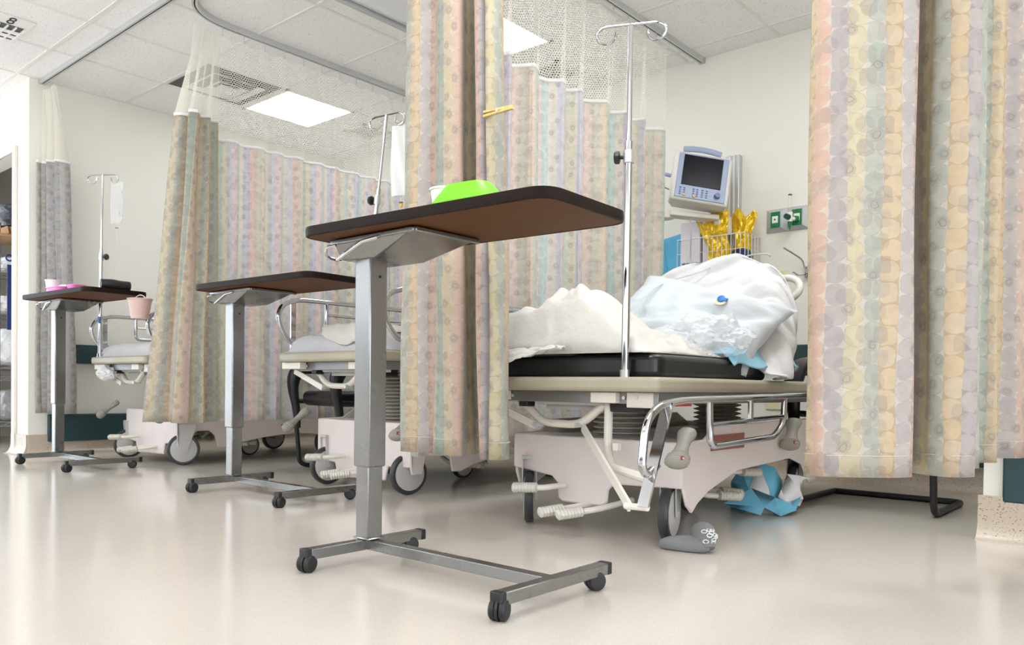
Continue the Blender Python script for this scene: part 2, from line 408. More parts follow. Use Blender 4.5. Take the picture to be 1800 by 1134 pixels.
#==SETTING
# floor
b = B(); b.box((-3.2, 1.2, -.05), (14, 9, .1)); struct(b.build('floor', 'floor'), 'glossy cream sheet vinyl floor')
# ceiling
b = B(); b.box((-3.2, 1.2, ROOM_H + .05), (14, 9, .1)); struct(b.build('ceiling', 'ceiling'), 'white acoustic tile ceiling')
GX, GY = -4.992, 3.269
b = B()
k = -4
for i in range(-7, 10):
    x = GX + .61 * i
    if -9.5 < x < 1.5: b.box((x, 1.0, ROOM_H - .0015), (.022, 7.3, .005))
ys = [GY + .61 * i for i in range(-1, 3)] + [1.925 - .61 * i for i in range(0, 5)]
for y in ys: b.box((-3.5, y, ROOM_H - .002), (11.5, .022, .005))
struct(b.build('trim_1', 'tbar'), 'white suspended ceiling grid bars')
# walls
b = B(); b.box((-3.4, WALL_Y + .06, ROOM_H / 2), (6.0, .12, ROOM_H)); struct(b.build('wall_back', 'wall'), 'cream wall behind the bed heads')
b = B(); b.box((WALL_X - .06, (2.004 + WALL_Y + .12) / 2, ROOM_H / 2), (.12, WALL_Y + .12 - 2.004, ROOM_H)); struct(b.build('wall_left', 'wall'), 'cream side wall of the far left bay')
b = B(); XO0, XO1 = -7.6, -6.53
b.box((WALL_X - .12 - (WALL_X - .12 - XO1) / 2, 2.064, ROOM_H / 2), ((WALL_X - .12 - XO1), .12, ROOM_H))
b.box(((XO0 + XO1) / 2, 2.064, (2.17 + ROOM_H) / 2), (XO1 - XO0, .12, ROOM_H - 2.17))
b.box(((XO0 - 9.0) / 2, 2.064, ROOM_H / 2), (9.0 + XO0, .12, ROOM_H))
struct(b.build('wall_corridor', 'wallgrey'), 'off-white corridor wall around the store opening')
b = B(); b.box((-7.65 - .9, 3.1, ROOM_H / 2), (.1, 2.0, ROOM_H)); b.box((-7.4, 3.5, ROOM_H / 2), (2.2, .1, ROOM_H)); struct(b.build('wall_store', 'wall'), 'cream back wall of the store alcove')
b = B(); b.box((-6.47, 1.994, 1.105), (.06, .02, 2.21)); b.box((-7.05, 1.994, 2.19), (1.1, .02, .04)); struct(b.build('door_1', 'cream_metal', bevel=.004), 'cream door casing of the store opening')
b = B(); b.box((.5, (3.294 + 5) / 2, ROOM_H / 2), (.587 * 2 + 1.0, 5 - 3.294, ROOM_H)); struct(b.build('wall_right', 'wall'), 'cream end wall between bays at the right edge')
b = B(); b.box((-3.2, -2.4, .475), (14, .12, .95)); b.box((-3.2, -2.4, 2.5), (14, .12, .3))  # upper openings are added behind the camera to let in soft frontal light
for x in (-10.0, -6.6, -3.2, .2, 3.6): b.box((x, -2.4, 1.65), (.35, .12, 1.4))
struct(b.build('wall_front', 'wallgrey'), 'corridor wall opposite the bays with a row of openings added for fill light')
for i, x in enumerate((-8.3, -4.9, -1.5, 1.9)):  # frames of the added, unseen openings that pass the fill light
    b = B()
    for q in (-1.5, 0, 1.5): b.box((x + q, -2.38, 1.65), (.05, .06, 1.4))
    for z in (.97, 2.33): b.box((x, -2.38, z), (3.05, .06, .05))
    struct(b.build('fill_window_%d' % (i + 1), 'tbar'), 'white frame of an added unseen opening for fill light in the corridor wall')
b = B(); b.box((-3.2, -2.32, .9), (12, .04, .2)); struct(b.build('trim_5', 'teal'), 'dark rail added unseen on the opposite corridor wall for reflections in metal')  # unseen rail added to give the polished metal something dark to reflect
# terrazzo cove bases
def cove(name, p0, p1, nx, ny, label, h=.155, th=.02):
    L = Vector((p1[0] - p0[0], p1[1] - p0[1], 0)); prof = [(0, 0), (th + .05, 0), (th + .035, .004), (th + .016, .018), (th + .004, .045), (th, .07), (th, h), (0, h)]
    b = B(); b.prism(prof, 0, 1, lambda a, z, d: (p0[0] + L.x * d + nx * a, p0[1] + L.y * d + ny * a, z)); return struct(b.build(name, 'terrazzo'), label)
cove('baseboard_back', (WALL_X, WALL_Y), (-.587, WALL_Y), 0, -1, 'terrazzo cove base of the back wall')
cove('baseboard_left', (WALL_X, 2.004), (WALL_X, WALL_Y), 1, 0, 'terrazzo cove base of the left side wall', .145, .012)
cove('baseboard_corridor', (WALL_X, 2.004), (XO1, 2.004), 0, -1, 'terrazzo cove base of the corridor wall', .145, .012)
cove('baseboard_right', (-.600, 3.294), (1.5, 3.294), 0, -1, 'speckled terrazzo cove base of the right wall end')
# bumpers
def bumper(name, c, d, label):
    b = B(); b.box(c, d); return struct(b.build(name, 'teal', bevel=.008), label)
bumper('trim_2', (WALL_X + .02, 3.4, .725), (.04, 2.5, .136), 'upper dark teal bumper rail on the left side wall')
bumper('trim_3', (WALL_X + .02, 3.4, .190), (.04, 2.55, .195), 'lower dark teal bumper rail on the left side wall')
bumper('trim_4', (-3.4, WALL_Y - .02, .725), (5.6, .04, .136), 'upper dark teal bumper rail on the back wall')
bumper('trim_6', (-3.4, WALL_Y - .02, .215), (5.6, .04, .15), 'lower dark teal bumper rail on the back wall')
bumper('trim_7', (.45, 3.284, .235), (1.95, .025, .2), 'dark teal bumper on the right wall end')

# ceiling fittings
def ceiling_light(x0, x1, y0, y1, label, group=None):
    t = thing('ceiling_light', label, 'light', ((x0 + x1) / 2, (y0 + y1) / 2, ROOM_H), group=group)
    w, d = x1 - x0, y1 - y0
    b = B()
    for sx in (-1, 1):
        b.box((sx * (w / 2 - .012), 0, -.006), (.024, d, .012)); b.box((0, sx * (d / 2 - .012), -.006), (w, .024, .012))
    b.build('frame', 'tbar', t)
    b = B(); b.box((0, 0, -.004), (w - .05, d - .05, .006)); b.build('diffuser', 'panel', t)
    return t
ceiling_light(GX - .61, GX, GY, GY + .61, 'bright square ceiling light panel beside the air diffuser')
ceiling_light(-3.64, -3.03, 3.24, 3.85, 'bright ceiling light panel partly behind the tall central curtain')
for i, (x, y, l) in enumerate(((-1.0, 3.2, 'ceiling light panel over the bay behind the right curtain'), (-5.0, .6, 'added unseen fill light panel over the corridor, far left'), (-1.35, 1.55, 'added unseen fill light panel over the corridor above the nearest overbed table'), (-1.6, -1.2, 'added unseen fill light panel near the opposite corridor wall'), (-4.0, -1.2, 'added unseen fill light panel by the opposite wall, far left'))):  # corridor panels are added out of view to brighten floor and ceiling
    ceiling_light(x - .3, x + .3, y - .6, y + .6, l)
# unlit surface fixture
t = thing('ceiling_fixture', 'unlit grey framed ceiling fixture with a frosted lens above the middle bay', 'light', (-3.25, 2.55, ROOM_H))
b = B()
for s_ in (-1, 1): b.box((s_ * .29, 0, -.03), (.03, 1.2, .06)); b.box((0, s_ * .585, -.03), (.61, .03, .06))
b.build('frame', 'fixture', t, bevel=.006)
b = B(); b.grid(24, 40, lambda u, v: ((u - .5) * .56, (v - .5) * 1.15, -.035 - .02 * min(1, 8 * min(u, 1 - u)) * min(1, 12 * min(v, 1 - v)))); b.build('lens', 'lens', t, solid=.004)
# air diffuser
t = thing('ceiling_vent', 'square white air diffuser with nested louvres beside the lit panel', 'vent', (GX - .305, GY - .305, ROOM_H))
b = B()
for q, (o, zz) in enumerate(((.29, -.006), (.2, -.02), (.115, -.03))):
    for a in range(4):
        ca, sa = math.cos(a * PI / 2), math.sin(a * PI / 2)
        def P(x, y, z): return Vector((ca * x - sa * y, sa * x + ca * y, z))
        vs = [P(-o, -o, zz), P(o, -o, zz), P(o - .045, -o + .045, zz + .022), P(-o + .045, -o + .045, zz + .022)]
        f = [b.bm.verts.new(v) for v in vs]; b.bm.faces.new(f)
b.box((0, 0, -.03), (.13, .13, .006))
b.build('louvres', 'tbar', t, solid=.003)
b = B(); b.box((0, 0, -.001), (.56, .56, .004)); b.build('throat', 'louvre_dark', t)
def grille(x, y, label, s=.26):
    t = thing('ceiling_grille', label, 'vent', (x, y, ROOM_H))
    b = B(); b.box((0, 0, -.002), (s, s, .004)); b.build('throat', 'louvre_dark', t)
    b = B(); n = 9
    for i in range(n + 1):
        q = -s / 2 + s * i / n; b.box((q, 0, -.006), (.006, s, .006)); b.box((0, q, -.006), (s, .006, .006))
    for s_ in (-1, 1): b.box((s_ * s / 2, 0, -.006), (.025, s + .025, .01)); b.box((0, s_ * s / 2, -.006), (s + .025, .025, .01))
    b.build('grid', 'tbar', t)
grille(-3.33, 4.235, 'small square ceiling grille behind the netting beside the near intravenous pole')
grille(-5.31, 4.25, 'small square ceiling grille behind the netting beyond the lit panel')
# numbered slot diffuser
t = thing('ceiling_vent', 'white slotted ceiling vent marked with a black 8 at the far left', 'vent', (-5.46, 1.60, ROOM_H))
b = B(); b.box((0, 0, -.004), (.40, .27, .008)); b.build('plate', 'white', t, bevel=.003)
b = B(); b.box((-.05, 0, -.0085), (.25, .22, .003)); b.build('slot', 'louvre_dark', t)
b = B()
for i in range(6): b.box((-.05, -.11 + .22 * i / 5, -.013), (.25, .008, .012))
for i in range(3): b.bar((-.17 + i * .075, -.11, -.014), (-.17 + i * .075, .11, -.014), .05, .003)
b.build('louvre', 'white', t)
cu = bpy.data.curves.new('number', 'FONT'); cu.body = '8'; cu.size = .10; cu.extrude = .0008; cu.align_x = 'CENTER'; cu.align_y = 'CENTER'
to = bpy.data.objects.new('number_text', cu); me = bpy.data.meshes.new_from_object(to); bpy.data.objects.remove(to)
to = bpy.data.objects.new('number', me); COL.objects.link(to); to.parent = t; to.data.materials.append(M['ink'])
to.matrix_local = Matrix.Translation((.137, .02, -.0095)) @ Matrix(((0, 1.5, 0, 0), (.9, 0, 0, 0), (0, 0, -1, 0), (0, 0, 0, 1)))

# ------------------------------------------------------------------ curtain tracks
def track(name, pts, label):
    t = thing(name, label, 'curtain track', (0, 0, 0))
    P = [Vector((x, y, TRACK_Z + .018)) for x, y in pts]
    prof = [(-.016, .017), (.016, .017), (.016, -.016), (.004, -.016), (.004, -.004), (-.004, -.004), (-.004, -.016), (-.016, -.016)]
    b = B(); rings = []
    for i, p in enumerate(P):
        d = (P[min(i + 1, len(P) - 1)] - P[max(i - 1, 0)]).normalized(); n = Vector((-d.y, d.x, 0))
        rings.append([b.bm.verts.new(p + n * a + Vector((0, 0, z))) for a, z in prof])
    for i in range(len(rings) - 1):
        for j in range(8): b.bm.faces.new((rings[i][j], rings[i][(j + 1) % 8], rings[i + 1][(j + 1) % 8], rings[i + 1][j]))
    b.bm.faces.new(rings[0][::-1]); b.bm.faces.new(rings[-1])
    b.build('rail', 'track', t)
    b = B()
    for i in range(len(P) - 1):
        b.bar(P[i] - Vector((0, 0, .012)), P[i + 1] - Vector((0, 0, .012)), .0075, .004)
    b.build('slot', 'dark', t)
    b = B()
    e = P[-1]; b.box(e + Vector((0, 0, .002)), (.04, .02, .036)) if abs(P[-1].x - P[-2].x) < abs(P[-1].y - P[-2].y) else b.box(e + Vector((0, 0, .002)), (.02, .04, .036))
    b.build('end_stop', 'track', t)
    return t
track('curtain_track', [(-2.2, 2.02), (-4.30, 2.08), (WALL_X + .012, 2.08)], 'straight ceiling curtain track across the front of the far left bay')
arc = fillet([(-1.0, 2.13, 0), (-4.38, 2.13, 0), (-4.38, 2.9, 0)], .42, 14)
arc = [(p.x, p.y) for p in arc if p.x < -3.4]
track('curtain_track', arc + [(-4.38, WALL_Y - .012)], 'curved ceiling curtain track between the left and middle bays')
track('curtain_track', [(-2.456, 2.0), (-2.456, WALL_Y - .012)], 'straight ceiling curtain track ending at the wall beside the monitor')
track('curtain_track', [(p.x, p.y) for p in fillet([(-2.3, 2.08, 0), (-.5, 2.08, 0), (-.5, 3.28, 0)], .2, 8)], 'ceiling curtain track carrying the large right curtain')

# ------------------------------------------------------------------ curtains
def resample(pts, n):
    pts = [Vector((p[0], p[1])) for p in pts]; L = [0]
    for i in range(len(pts) - 1): L.append(L[-1] + (pts[i + 1] - pts[i]).length)
    out = []; j = 0
    for i in range(n + 1):
        s_ = L[-1] * i / n
        while j < len(L) - 2 and L[j + 1] < s_: j += 1
        q = (s_ - L[j]) / max(1e-9, L[j + 1] - L[j]); out.append(pts[j].lerp(pts[j + 1], min(1, q)))
    return out
def pleat(path, waves, amp, n, seed=0, rnd=.35, phase=0.0):
    """wavy plan of a hanging curtain: `waves` folds of `amp` across `path`"""
    P = resample(path, n); out = []
    rr = random.Random(seed); js = [rr.uniform(-1, 1) for _ in range(int(waves) + 4)]; am = [1 + rr.uniform(-rnd, rnd) for _ in range(int(waves * 2) + 6)]
    for i, p in enumerate(P):
        t = i / n; d = (P[min(i + 1, n)] - P[max(i - 1, 0)]).normalized(); nn = Vector((-d.y, d.x))
        ph = t * waves; k = int(ph); ph2 = ph + .12 * math.sin(2 * PI * (ph * .37 + js[k % len(js)] * .1))
        a = math.sin(2 * PI * (ph2 + phase)); a = math.copysign(abs(a) ** .75, a) * amp * am[int(ph * 2) % len(am)]
        b2 = math.sin(4 * PI * (ph2 + phase) + 1.1) * amp * .28
        out.append(p + nn * a + d * b2)
    return out
def curtain(label, bot, top, zb, zt, mat, net=True, ntop=None, group='printed privacy curtains', hooks=0, u0=0.0, zbf=None, hang=None, ztf=None, name='privacy_curtain', netmat='net'):
    """bot/top/ntop: plan points of equal count at hem, fabric top and track"""
    n = len(bot) - 1
    t = thing(name, label, 'curtain', (bot[0].x, bot[0].y, 0), group=group)
    o = Vector((bot[0].x, bot[0].y, 0))
    cum = [0]
    for i in range(n): cum.append(cum[-1] + max((bot[i + 1] - bot[i]).length, (top[i + 1] - top[i]).length))
    rows = 26
    def fz(i): return zt + (ztf(i / n) if ztf else 0)
    def fbz(i): return zb + (zbf(i / n) if zbf else 0)
    def pt(u, v):
        i = round(u * n); q = bot[i].lerp(top[i], v); z = fbz(i) + (fz(i) - fbz(i)) * v
        wv = .004 * math.sin(v * 9 + i * .21) * (1 - v)
        return (q.x + wv - o.x, q.y + wv - o.y, z)
    b = B(); b.grid(n, rows, pt, lambda u, v: (u0 + cum[round(u * n)], fbz(round(u * n)) + (fz(round(u * n)) - fbz(round(u * n))) * v))
    b.build('cloth', mat, t, solid=.0025, ang=80)
    b = B(); b.grid(n, 1, lambda u, v: pt(u, 0)[:2] + (fbz(round(u * n)) + .055 + .0018 * v,), None)
    b.build('hem_seam', 'seam', t, solid=.0036, ang=80)
    b = B(); b.grid(n, 1, lambda u, v: pt(u, 1)[:2] + (fz(round(u * n)) - .008 + .018 * v,), None)
    b.build('top_binding', 'binding', t, solid=.005, ang=80)
    if net:
        nt = ntop or top
        def pn(u, v):
            i = round(u * n); q = top[i].lerp(nt[i], v); sag = .018 * (.5 - .5 * math.cos(2 * PI * u * max(hooks, 1))) * (v ** 6)
            return (q.x - o.x, q.y - o.y, fz(i) + (TRACK_Z - .045 - sag - fz(i)) * v)
        b = B(); b.grid(n, 12, pn, lambda u, v: (cum[round(u * n)], fz(round(u * n)) + (TRACK_Z - fz(round(u * n))) * v)); b.build('netting', netmat, t, ang=80)
        for h in range(hooks):
            i = round((h + .5) / hooks * n); q = hang(h / max(1, hooks - 1)) if hang else nt[i]
            b = B(); b.tube([(q[0] - o.x, q[1] - o.y, TRACK_Z + .01), (q[0] - o.x, q[1] - o.y, TRACK_Z - .035)], .0016, 6)
            b.tube([(q[0] - o.x + .007 * math.cos(a * PI / 5), q[1] - o.y, TRACK_Z - .042 + .007 * math.sin(a * PI / 5)) for a in range(10)], .0014, 6, closed=True)
            b.build('hook', 'track', t)
    return t
def line(a, b, n=1): return [a, b]

ZH = .30
# far left bay, gathered curtain at the side wall
pb = pleat([(-6.185, 2.06), (-5.96, 2.2)], 3, .055, 90, 1, phase=.2); pt_ = pleat([(-6.18, 2.06), (-5.99, 2.16)], 3, .045, 90, 1, phase=.2)
pn_ = pleat([(-6.17, 2.075), (-5.99, 2.09)], 6, .012, 90, 2)
curtain('narrow grey patterned curtain gathered against the far left wall end', pb, pt_, ZH, 2.05, 'curtain_grey', ntop=pn_, netmat='net_dense')
# bundle A at the corner of the curved track
pb = pleat([(-4.615, 2.06), (-4.50, 2.10), (-4.27, 2.17), (-4.30, 2.26), (-4.38, 2.38)], 3.5, .035, 130, 5, phase=.1)
pt_ = pleat([(-4.47, 2.22), (-4.40, 2.20), (-4.32, 2.22), (-4.33, 2.30), (-4.38, 2.38)], 3.5, .03, 130, 5, phase=.1)
pn_ = pleat([(-4.38, 2.25), (-4.33, 2.28), (-4.36, 2.36), (-4.38, 2.42)], 9, .012, 130, 6)
curtain('gathered peach and sage patterned curtain hanging at the corner of the curved track', pb, pt_, ZH, 2.05, 'curtain', ntop=pn_, netmat='net_dense')
# divider 2 (between left and middle bays)
pb = pleat([(-4.38, 2.40), (-4.38, 4.6)], 15, .035, 420, 9, rnd=.5); pt_ = pleat([(-4.38, 2.40), (-4.38, 4.6)], 15, .02, 420, 9, rnd=.5)
pn_ = resample([(-4.38, 2.42), (-4.38, 4.6)], 420)
curtain('long pale striped curtain drawn out between the left and middle bays', pb, pt_, ZH, 1.96, 'curtain_pale', ntop=pn_, hooks=16, hang=lambda s: (-4.38, 2.43 + s * 2.1))
# bundle B, tall central gathered curtain
BP = [(-2.335, 2.13), (-2.33, 2.07), (-2.28, 2.045), (-2.215, 2.06), (-2.17, 2.085), (-2.12, 2.05), (-2.06, 2.035), (-2.0, 2.055), (-2.03, 2.12), (-2.045, 2.19), (-2.01, 2.235), (-1.965, 2.20), (-1.94, 2.12), (-1.915, 2.05), (-1.88, 2.035), (-1.865, 2.06), (-1.85, 2.04), (-1.828, 2.05), (-1.83, 2.10), (-1.86, 2.15)]
pb = resample([Vector((p.x, p.y)) for p in spline([Vector((x + .078, y - .094, 0)) for x, y in BP], 10)], 200)
pt_ = [Vector((-2.25 + (p.x + 2.257) * .86, 1.99 + (p.y - 1.986) * .9)) for p in pb]
pn_ = pleat([(-2.27, 2.05), (-1.88, 2.05)], 8, .02, 200, 15)
curtain('tall peach and cream gathered curtain hanging in the centre of the picture', pb, pt_, .283, 2.0, 'curtain', ntop=pn_, u0=.1)
# divider 3 curtain
pb = pleat([(-2.456, 2.22), (-2.456, 4.17)], 10, .05, 420, 21, rnd=.3); pt_ = pleat([(-2.456, 2.22), (-2.456, 4.17)], 10, .045, 420, 21, rnd=.3)
pn_ = pleat([(-2.456, 2.22), (-2.456, 4.2)], 10, .02, 420, 21)
curtain('wide pale pastel curtain drawn out behind the nearest bed', pb, pt_, .23, 2.045, 'curtain_pale', ntop=pn_, hooks=14, u0=.2, hang=lambda s: (-2.456, 2.3 + s * 1.95))
# big right curtain
RP = [(-.80, 2.13), (-.755, 2.10), (-.70, 2.125), (-.64, 2.165), (-.585, 2.215), (-.575, 2.27), (-.65, 2.34), (-.63, 2.40), (-.565, 2.345), (-.54, 2.315), (-.49, 2.31), (-.455, 2.335), (-.452, 2.38), (-.54, 2.44), (-.57, 2.52), (-.50, 2.58), (-.485, 2.64), (-.545, 2.71), (-.535, 2.78), (-.48, 2.84), (-.50, 2.91), (-.545, 2.97), (-.51, 3.03), (-.455, 3.07), (-.44, 3.13), (-.45, 3.19), (-.41, 3.235), (-.37, 3.25)]
pp = spline([Vector((x, y, 0)) for x, y in RP], 14); pp = [Vector((p.x, p.y)) for p in pp]
pp = resample(pp, 380)
ptt = resample(pp, 380)
curtain('large peach and sage patterned curtain hanging at the right edge', pp, ptt, .305, 2.05, 'curtain', u0=.02, zbf=lambda u: -.004 + .01 * u)
# clothes peg
t = thing('clothes_peg', 'small wooden clothes peg clipped to the edge of the central curtain', 'peg', (-1.755, 1.945, 1.43), rz=R_(4))
b = B(); b.bar((-.06, 0, .006), (.06, 0, .002), .012, .008); b.build('jaw', 'wood', t, bevel=.001)
b = B(); b.bar((-.06, 0, -.008), (.06, 0, -.003), .012, .008); b.build('jaw', 'wood', t, bevel=.001)
b = B(); b.cyl((0, -.009, -.001), (0, .009, -.001), .005, seg=10); b.build('spring', 'track', t)

#==TABLES
def make_table(label, loc, sz0, szt, topx=(-.125, .76), topy=(-.15, .22), rot=0, top_rot=3, bar=.70, group='overbed tables'):
    t = thing('overbed_table', label, 'table', (loc[0], loc[1], 0), rz=R_(rot), group=group)
    zb = .066; h = .03
    b = B(); b.bar((0, -.215, zb - h / 2), (0, .20, zb - h / 2), .034, h); b.build('foot_bar', 'zinc', t, bevel=.002)
    b = B(); b.bar((.012, 0, zb - h / 2 - .001), (bar, 0, zb - h / 2 - .001), .034, h); b.build('base_rail', 'zinc', t, bevel=.002)
    b = B(); b.bar((bar, -.19, zb - h / 2), (bar, .215, zb - h / 2), .034, h); b.build('foot_bar', 'zinc', t, bevel=.002)
    for x, y, s_, cap in ((0, -.215, 15, 1), (0, .20, -20, 0), (bar, -.19, 20, 1), (bar, .215, -30, 0)):
        sg = -1 if y < 0 else 1
        b = B(); b.box((x, y + sg * .008, zb - h / 2 - (.006 if cap else 0)), (.036, .02, h + (.014 if cap else .002))); b.build('end_cap', 'black', t, bevel=.003)
        yy = y - sg * (.002 if cap else .03)
        c = t_c = bpy.data.objects.new('caster', None)
        a = R_(s_); dx, dy = math.cos(a), math.sin(a)
        b = B(); r = .025
        for q in (-1, 1):
            cx, cy_ = x + q * dx * .012, yy + q * dy * .012 - .006
            b.lathe((cx, cy_, r), [(.012, -.009), (.021, -.0085), (r, -.004), (r, .004), (.021, .0085), (.012, .009)], axis=(dx, dy, 0), seg=24)
        b.cyl((x, yy, .02), (x, yy, zb - h), .012, seg=14)
        b.lathe((x, yy - .006, r), [(.004, -.004), (.0265, -.0035), (.0265, .0035), (.004, .004)], axis=(dx, dy, 0), seg=24)
        bpy.data.objects.remove(c)
        b.build('caster', 'black', t, bevel=.0015)
    # post: inner and outer sleeve
    b = B(); b.box((0, 0, (zb + sz0 + .05) / 2), (.056, .056, sz0 + .05 - zb)); b.box((0, 0, zb + .003), (.07, .064, .006)); b.build('inner_post', 'zinc', t, bevel=.003)
    b = B(); b.box((0, 0, (sz0 + szt) / 2), (.072, .066, szt - sz0)); o = b.build('outer_post', 'zinc', t, bevel=.005)
    b = B(); b.cyl((.0355, 0.004, szt - .055), (.0375, .004, szt - .055), .0042, seg=12); b.build('locking_screw', 'dark', o)
    zu = szt + .053
    # bracket: folded steel wedge under the top
    b = B()
    x0, x1 = -.075, .285; y0, y1 = -.085, .16
    zt = zu - .004; zl = szt - .004
    P = lambda *p: b.bm.verts.new(Vector(p))
    v = [P(x0, y0, zt), P(x1, y0, zt), P(x1, y1, zt), P(x0, y1, zt), P(x0, y0 + .03, zl), P(.06, y0 + .05, zl - .002), P(.10, y1 - .04, zl - .002), P(x0, y1 - .03, zl)]
    for f in ((0, 1, 2, 3), (0, 4, 5, 1), (1, 5, 6, 2), (2, 6, 7, 3), (3, 7, 4, 0), (4, 7, 6, 5)): b.bm.faces.new([v[i] for i in f])
    o = b.build('bracket', 'zinc', t, bevel=.004)
    b = B(); b.bar((x0 - .002, y0 - .004, zt - .006), (x1 + .004, y0 - .004, zt - .006), .012, .014); b.bar((x1 + .004, y0 - .004, zt - .006), (x1 + .004, y1, zt - .006), .012, .014); b.build('flange', 'zinc', o, bevel=.003)
    b = B(); b.tube(fillet([(x0 + .03, y0 - .012, zt - .016), (x0 - .005, y0 - .02, zt - .02), (x0 - .045, y0 + .01, zl + .012), (x0 - .04, y0 + .06, zl + .004), (x0 + .05, y0 + .06, zl + .002)], .015, 5), .0042, 8)
    b.tube([(x0 - .004, y0 + .02, zl + .002), (.08, y0 - .012, zt - .018), (.15, y0 - .014, zt - .014)], .006, 8)
    b.build('release_lever', 'chrome', t)
    # top
    cx, cy_ = (topx[0] + topx[1]) / 2, (topy[0] + topy[1]) / 2; hx, hy = (topx[1] - topx[0]) / 2, (topy[1] - topy[0]) / 2
    ca, sa = math.cos(R_(top_rot)), math.sin(R_(top_rot))
    base = [Vector((-hx, -hy, 0)), Vector((hx, -hy, 0)), Vector((hx, hy, 0)), Vector((-hx, hy, 0))]
    def poly(ins): return [(p.x, p.y) for p in fillet([Vector((math.copysign(abs(q.x) - ins, q.x), math.copysign(abs(q.y) - ins, q.y), 0)) for q in base], .06 - ins, 7, closed=True)]
    fn = lambda a, c, d: (cx + ca * a - sa * c, cy_ + sa * a + ca * c, d)
    b = B(); b.prism(poly(.003), zu, zu + .022, fn); o = b.build('tabletop', 'laminate_under', t)
    b = B(); b.prism(poly(.004), zu + .0225, zu + .0245, fn); b.build('laminate_surface', 'laminate_top', o)
    b = B(); pb_ = [Vector(fn(a, c, zu + .012)) for a, c in poly(.0)]
    ring = [(-.002, -.0135), (.004, -.012), (.0055, 0), (.004, .014), (-.002, .0155)]
    n = len(pb_); cen = Vector((cx, cy_, 0)); rings = []
    for i, p in enumerate(pb_):
        d = (pb_[(i + 1) % n] - pb_[i - 1]).normalized(); nn = Vector((d.y, -d.x, 0))
        rings.append([b.bm.verts.new(p + nn * a + Vector((0, 0, z))) for a, z in ring])
    for i in range(n):
        for j in range(4): b.bm.faces.new((rings[i][j], rings[i][j + 1], rings[(i + 1) % n][j + 1], rings[(i + 1) % n][j]))
        b.bm.faces.new((rings[i][4], rings[i][0], rings[(i + 1) % n][0], rings[(i + 1) % n][4]))
    b.build('edge_band', 'edge', o)
    t['top'] = zu + .0245
    return t
T1 = (-1.883, 1.528); T2 = (-3.648, 2.101); T3 = (-5.616, 1.986)
t1 = make_table('nearest overbed table with brown top and zinc post, lime basin on it', T1, .282, .903)
t2 = make_table('middle overbed table with an empty brown top, second from the left', T2, .305, .926, topx=(-.105, .79))
t3 = make_table('far left overbed table holding a foam cup and pink tray', T3, .377, .99, topx=(-.10, .80), topy=(-.17, .2), bar=.68)

#==BED
def wheel(parent, x, y, heading, r=.1, w=.034, fork=True, name='caster_wheel', ztop=.26):
    """heading: direction of rolling, degrees clockwise from +Y"""
    hd = R_(heading); d = Vector((math.sin(hd), math.cos(hd), 0)); ax = Vector((math.cos(hd), -math.sin(hd), 0))
    c = Vector((x, y, r))
    b = B(); b.lathe(c, [(r * .80, -w / 2), (r * .93, -w / 2), (r * .985, -w * .32), (r, 0), (r * .985, w * .32), (r * .93, w / 2), (r * .80, w / 2)], axis=ax, seg=40)
    o = b.build(name, 'tyre', parent)
    b = B(); b.lathe(c, [(r * .1, -w / 2 - .004), (r * .74, -w / 2 - .003), (r * .80, -w / 2 - .001), (r * .80, w / 2 + .001), (r * .74, w / 2 + .003), (r * .1, w / 2 + .004)], axis=ax, seg=40)
    b.build('wheel_cover', 'rim', o)
    if fork:
        b = B()
        for s_ in (-1, 1):
            e = c + ax * s_ * (w / 2 + .010)
            u = d
            pts = [(-.018, -.012), (.012, -.018), (.024, 0), (.07, ztop - r - .02), (.07, ztop - r), (-.03, ztop - r), (-.03, ztop - r - .03)]
            vs0 = [b.bm.verts.new(e + u * a + Vector((0, 0, z)) - ax * .0025) for a, z in pts]; vs1 = [b.bm.verts.new(e + u * a + Vector((0, 0, z)) + ax * .0025) for a, z in pts]
            n = len(pts)
            b.bm.faces.new(vs0[::-1]); b.bm.faces.new(vs1)
            for i in range(n): b.bm.faces.new((vs0[i], vs0[(i + 1) % n], vs1[(i + 1) % n], vs1[i]))
            b.cyl(e, e + ax * s_ * .006, .008, seg=10)
        q = c + d * .02; b.box((q.x, q.y, ztop - .006), (.06, .1, .012), Matrix.Rotation(-hd, 3, 'Z'))
        b.build('fork', 'rim', o)
    return o

def rail_mesh(parent, x, y0, zt, up, L=1.2, name='side_rail', full=True, sgn=1, mat='chrome'):
    """folding side rail in a plane x=const; loop at the foot end"""
    r = .0125
    P = lambda y, z: (x, y0 + y, zt + z)
    b = B()
    loop = fillet([P(L, 0), P(.0, 0), P(-.10, -.03), P(-.135, -.09), P(-.11, -.17), P(-.045, -.235), P(.0, -.235)], .045, 7)
    b.tube(loop, r, 14)
    if full:
        b.tube(fillet([P(.17, -.005), P(.17, -.15), P(L - .12, -.15), P(L - .03, -.07), P(L, 0)], .03, 6), r * .85, 12)
        b.tube([P(.18, -.07), P(L - .05, -.07)], r * .6, 10)
        b.tube([P(.5, 0), P(.5, -.07)], r * .7, 10)
    o = b.build(name, mat, parent)
    return o

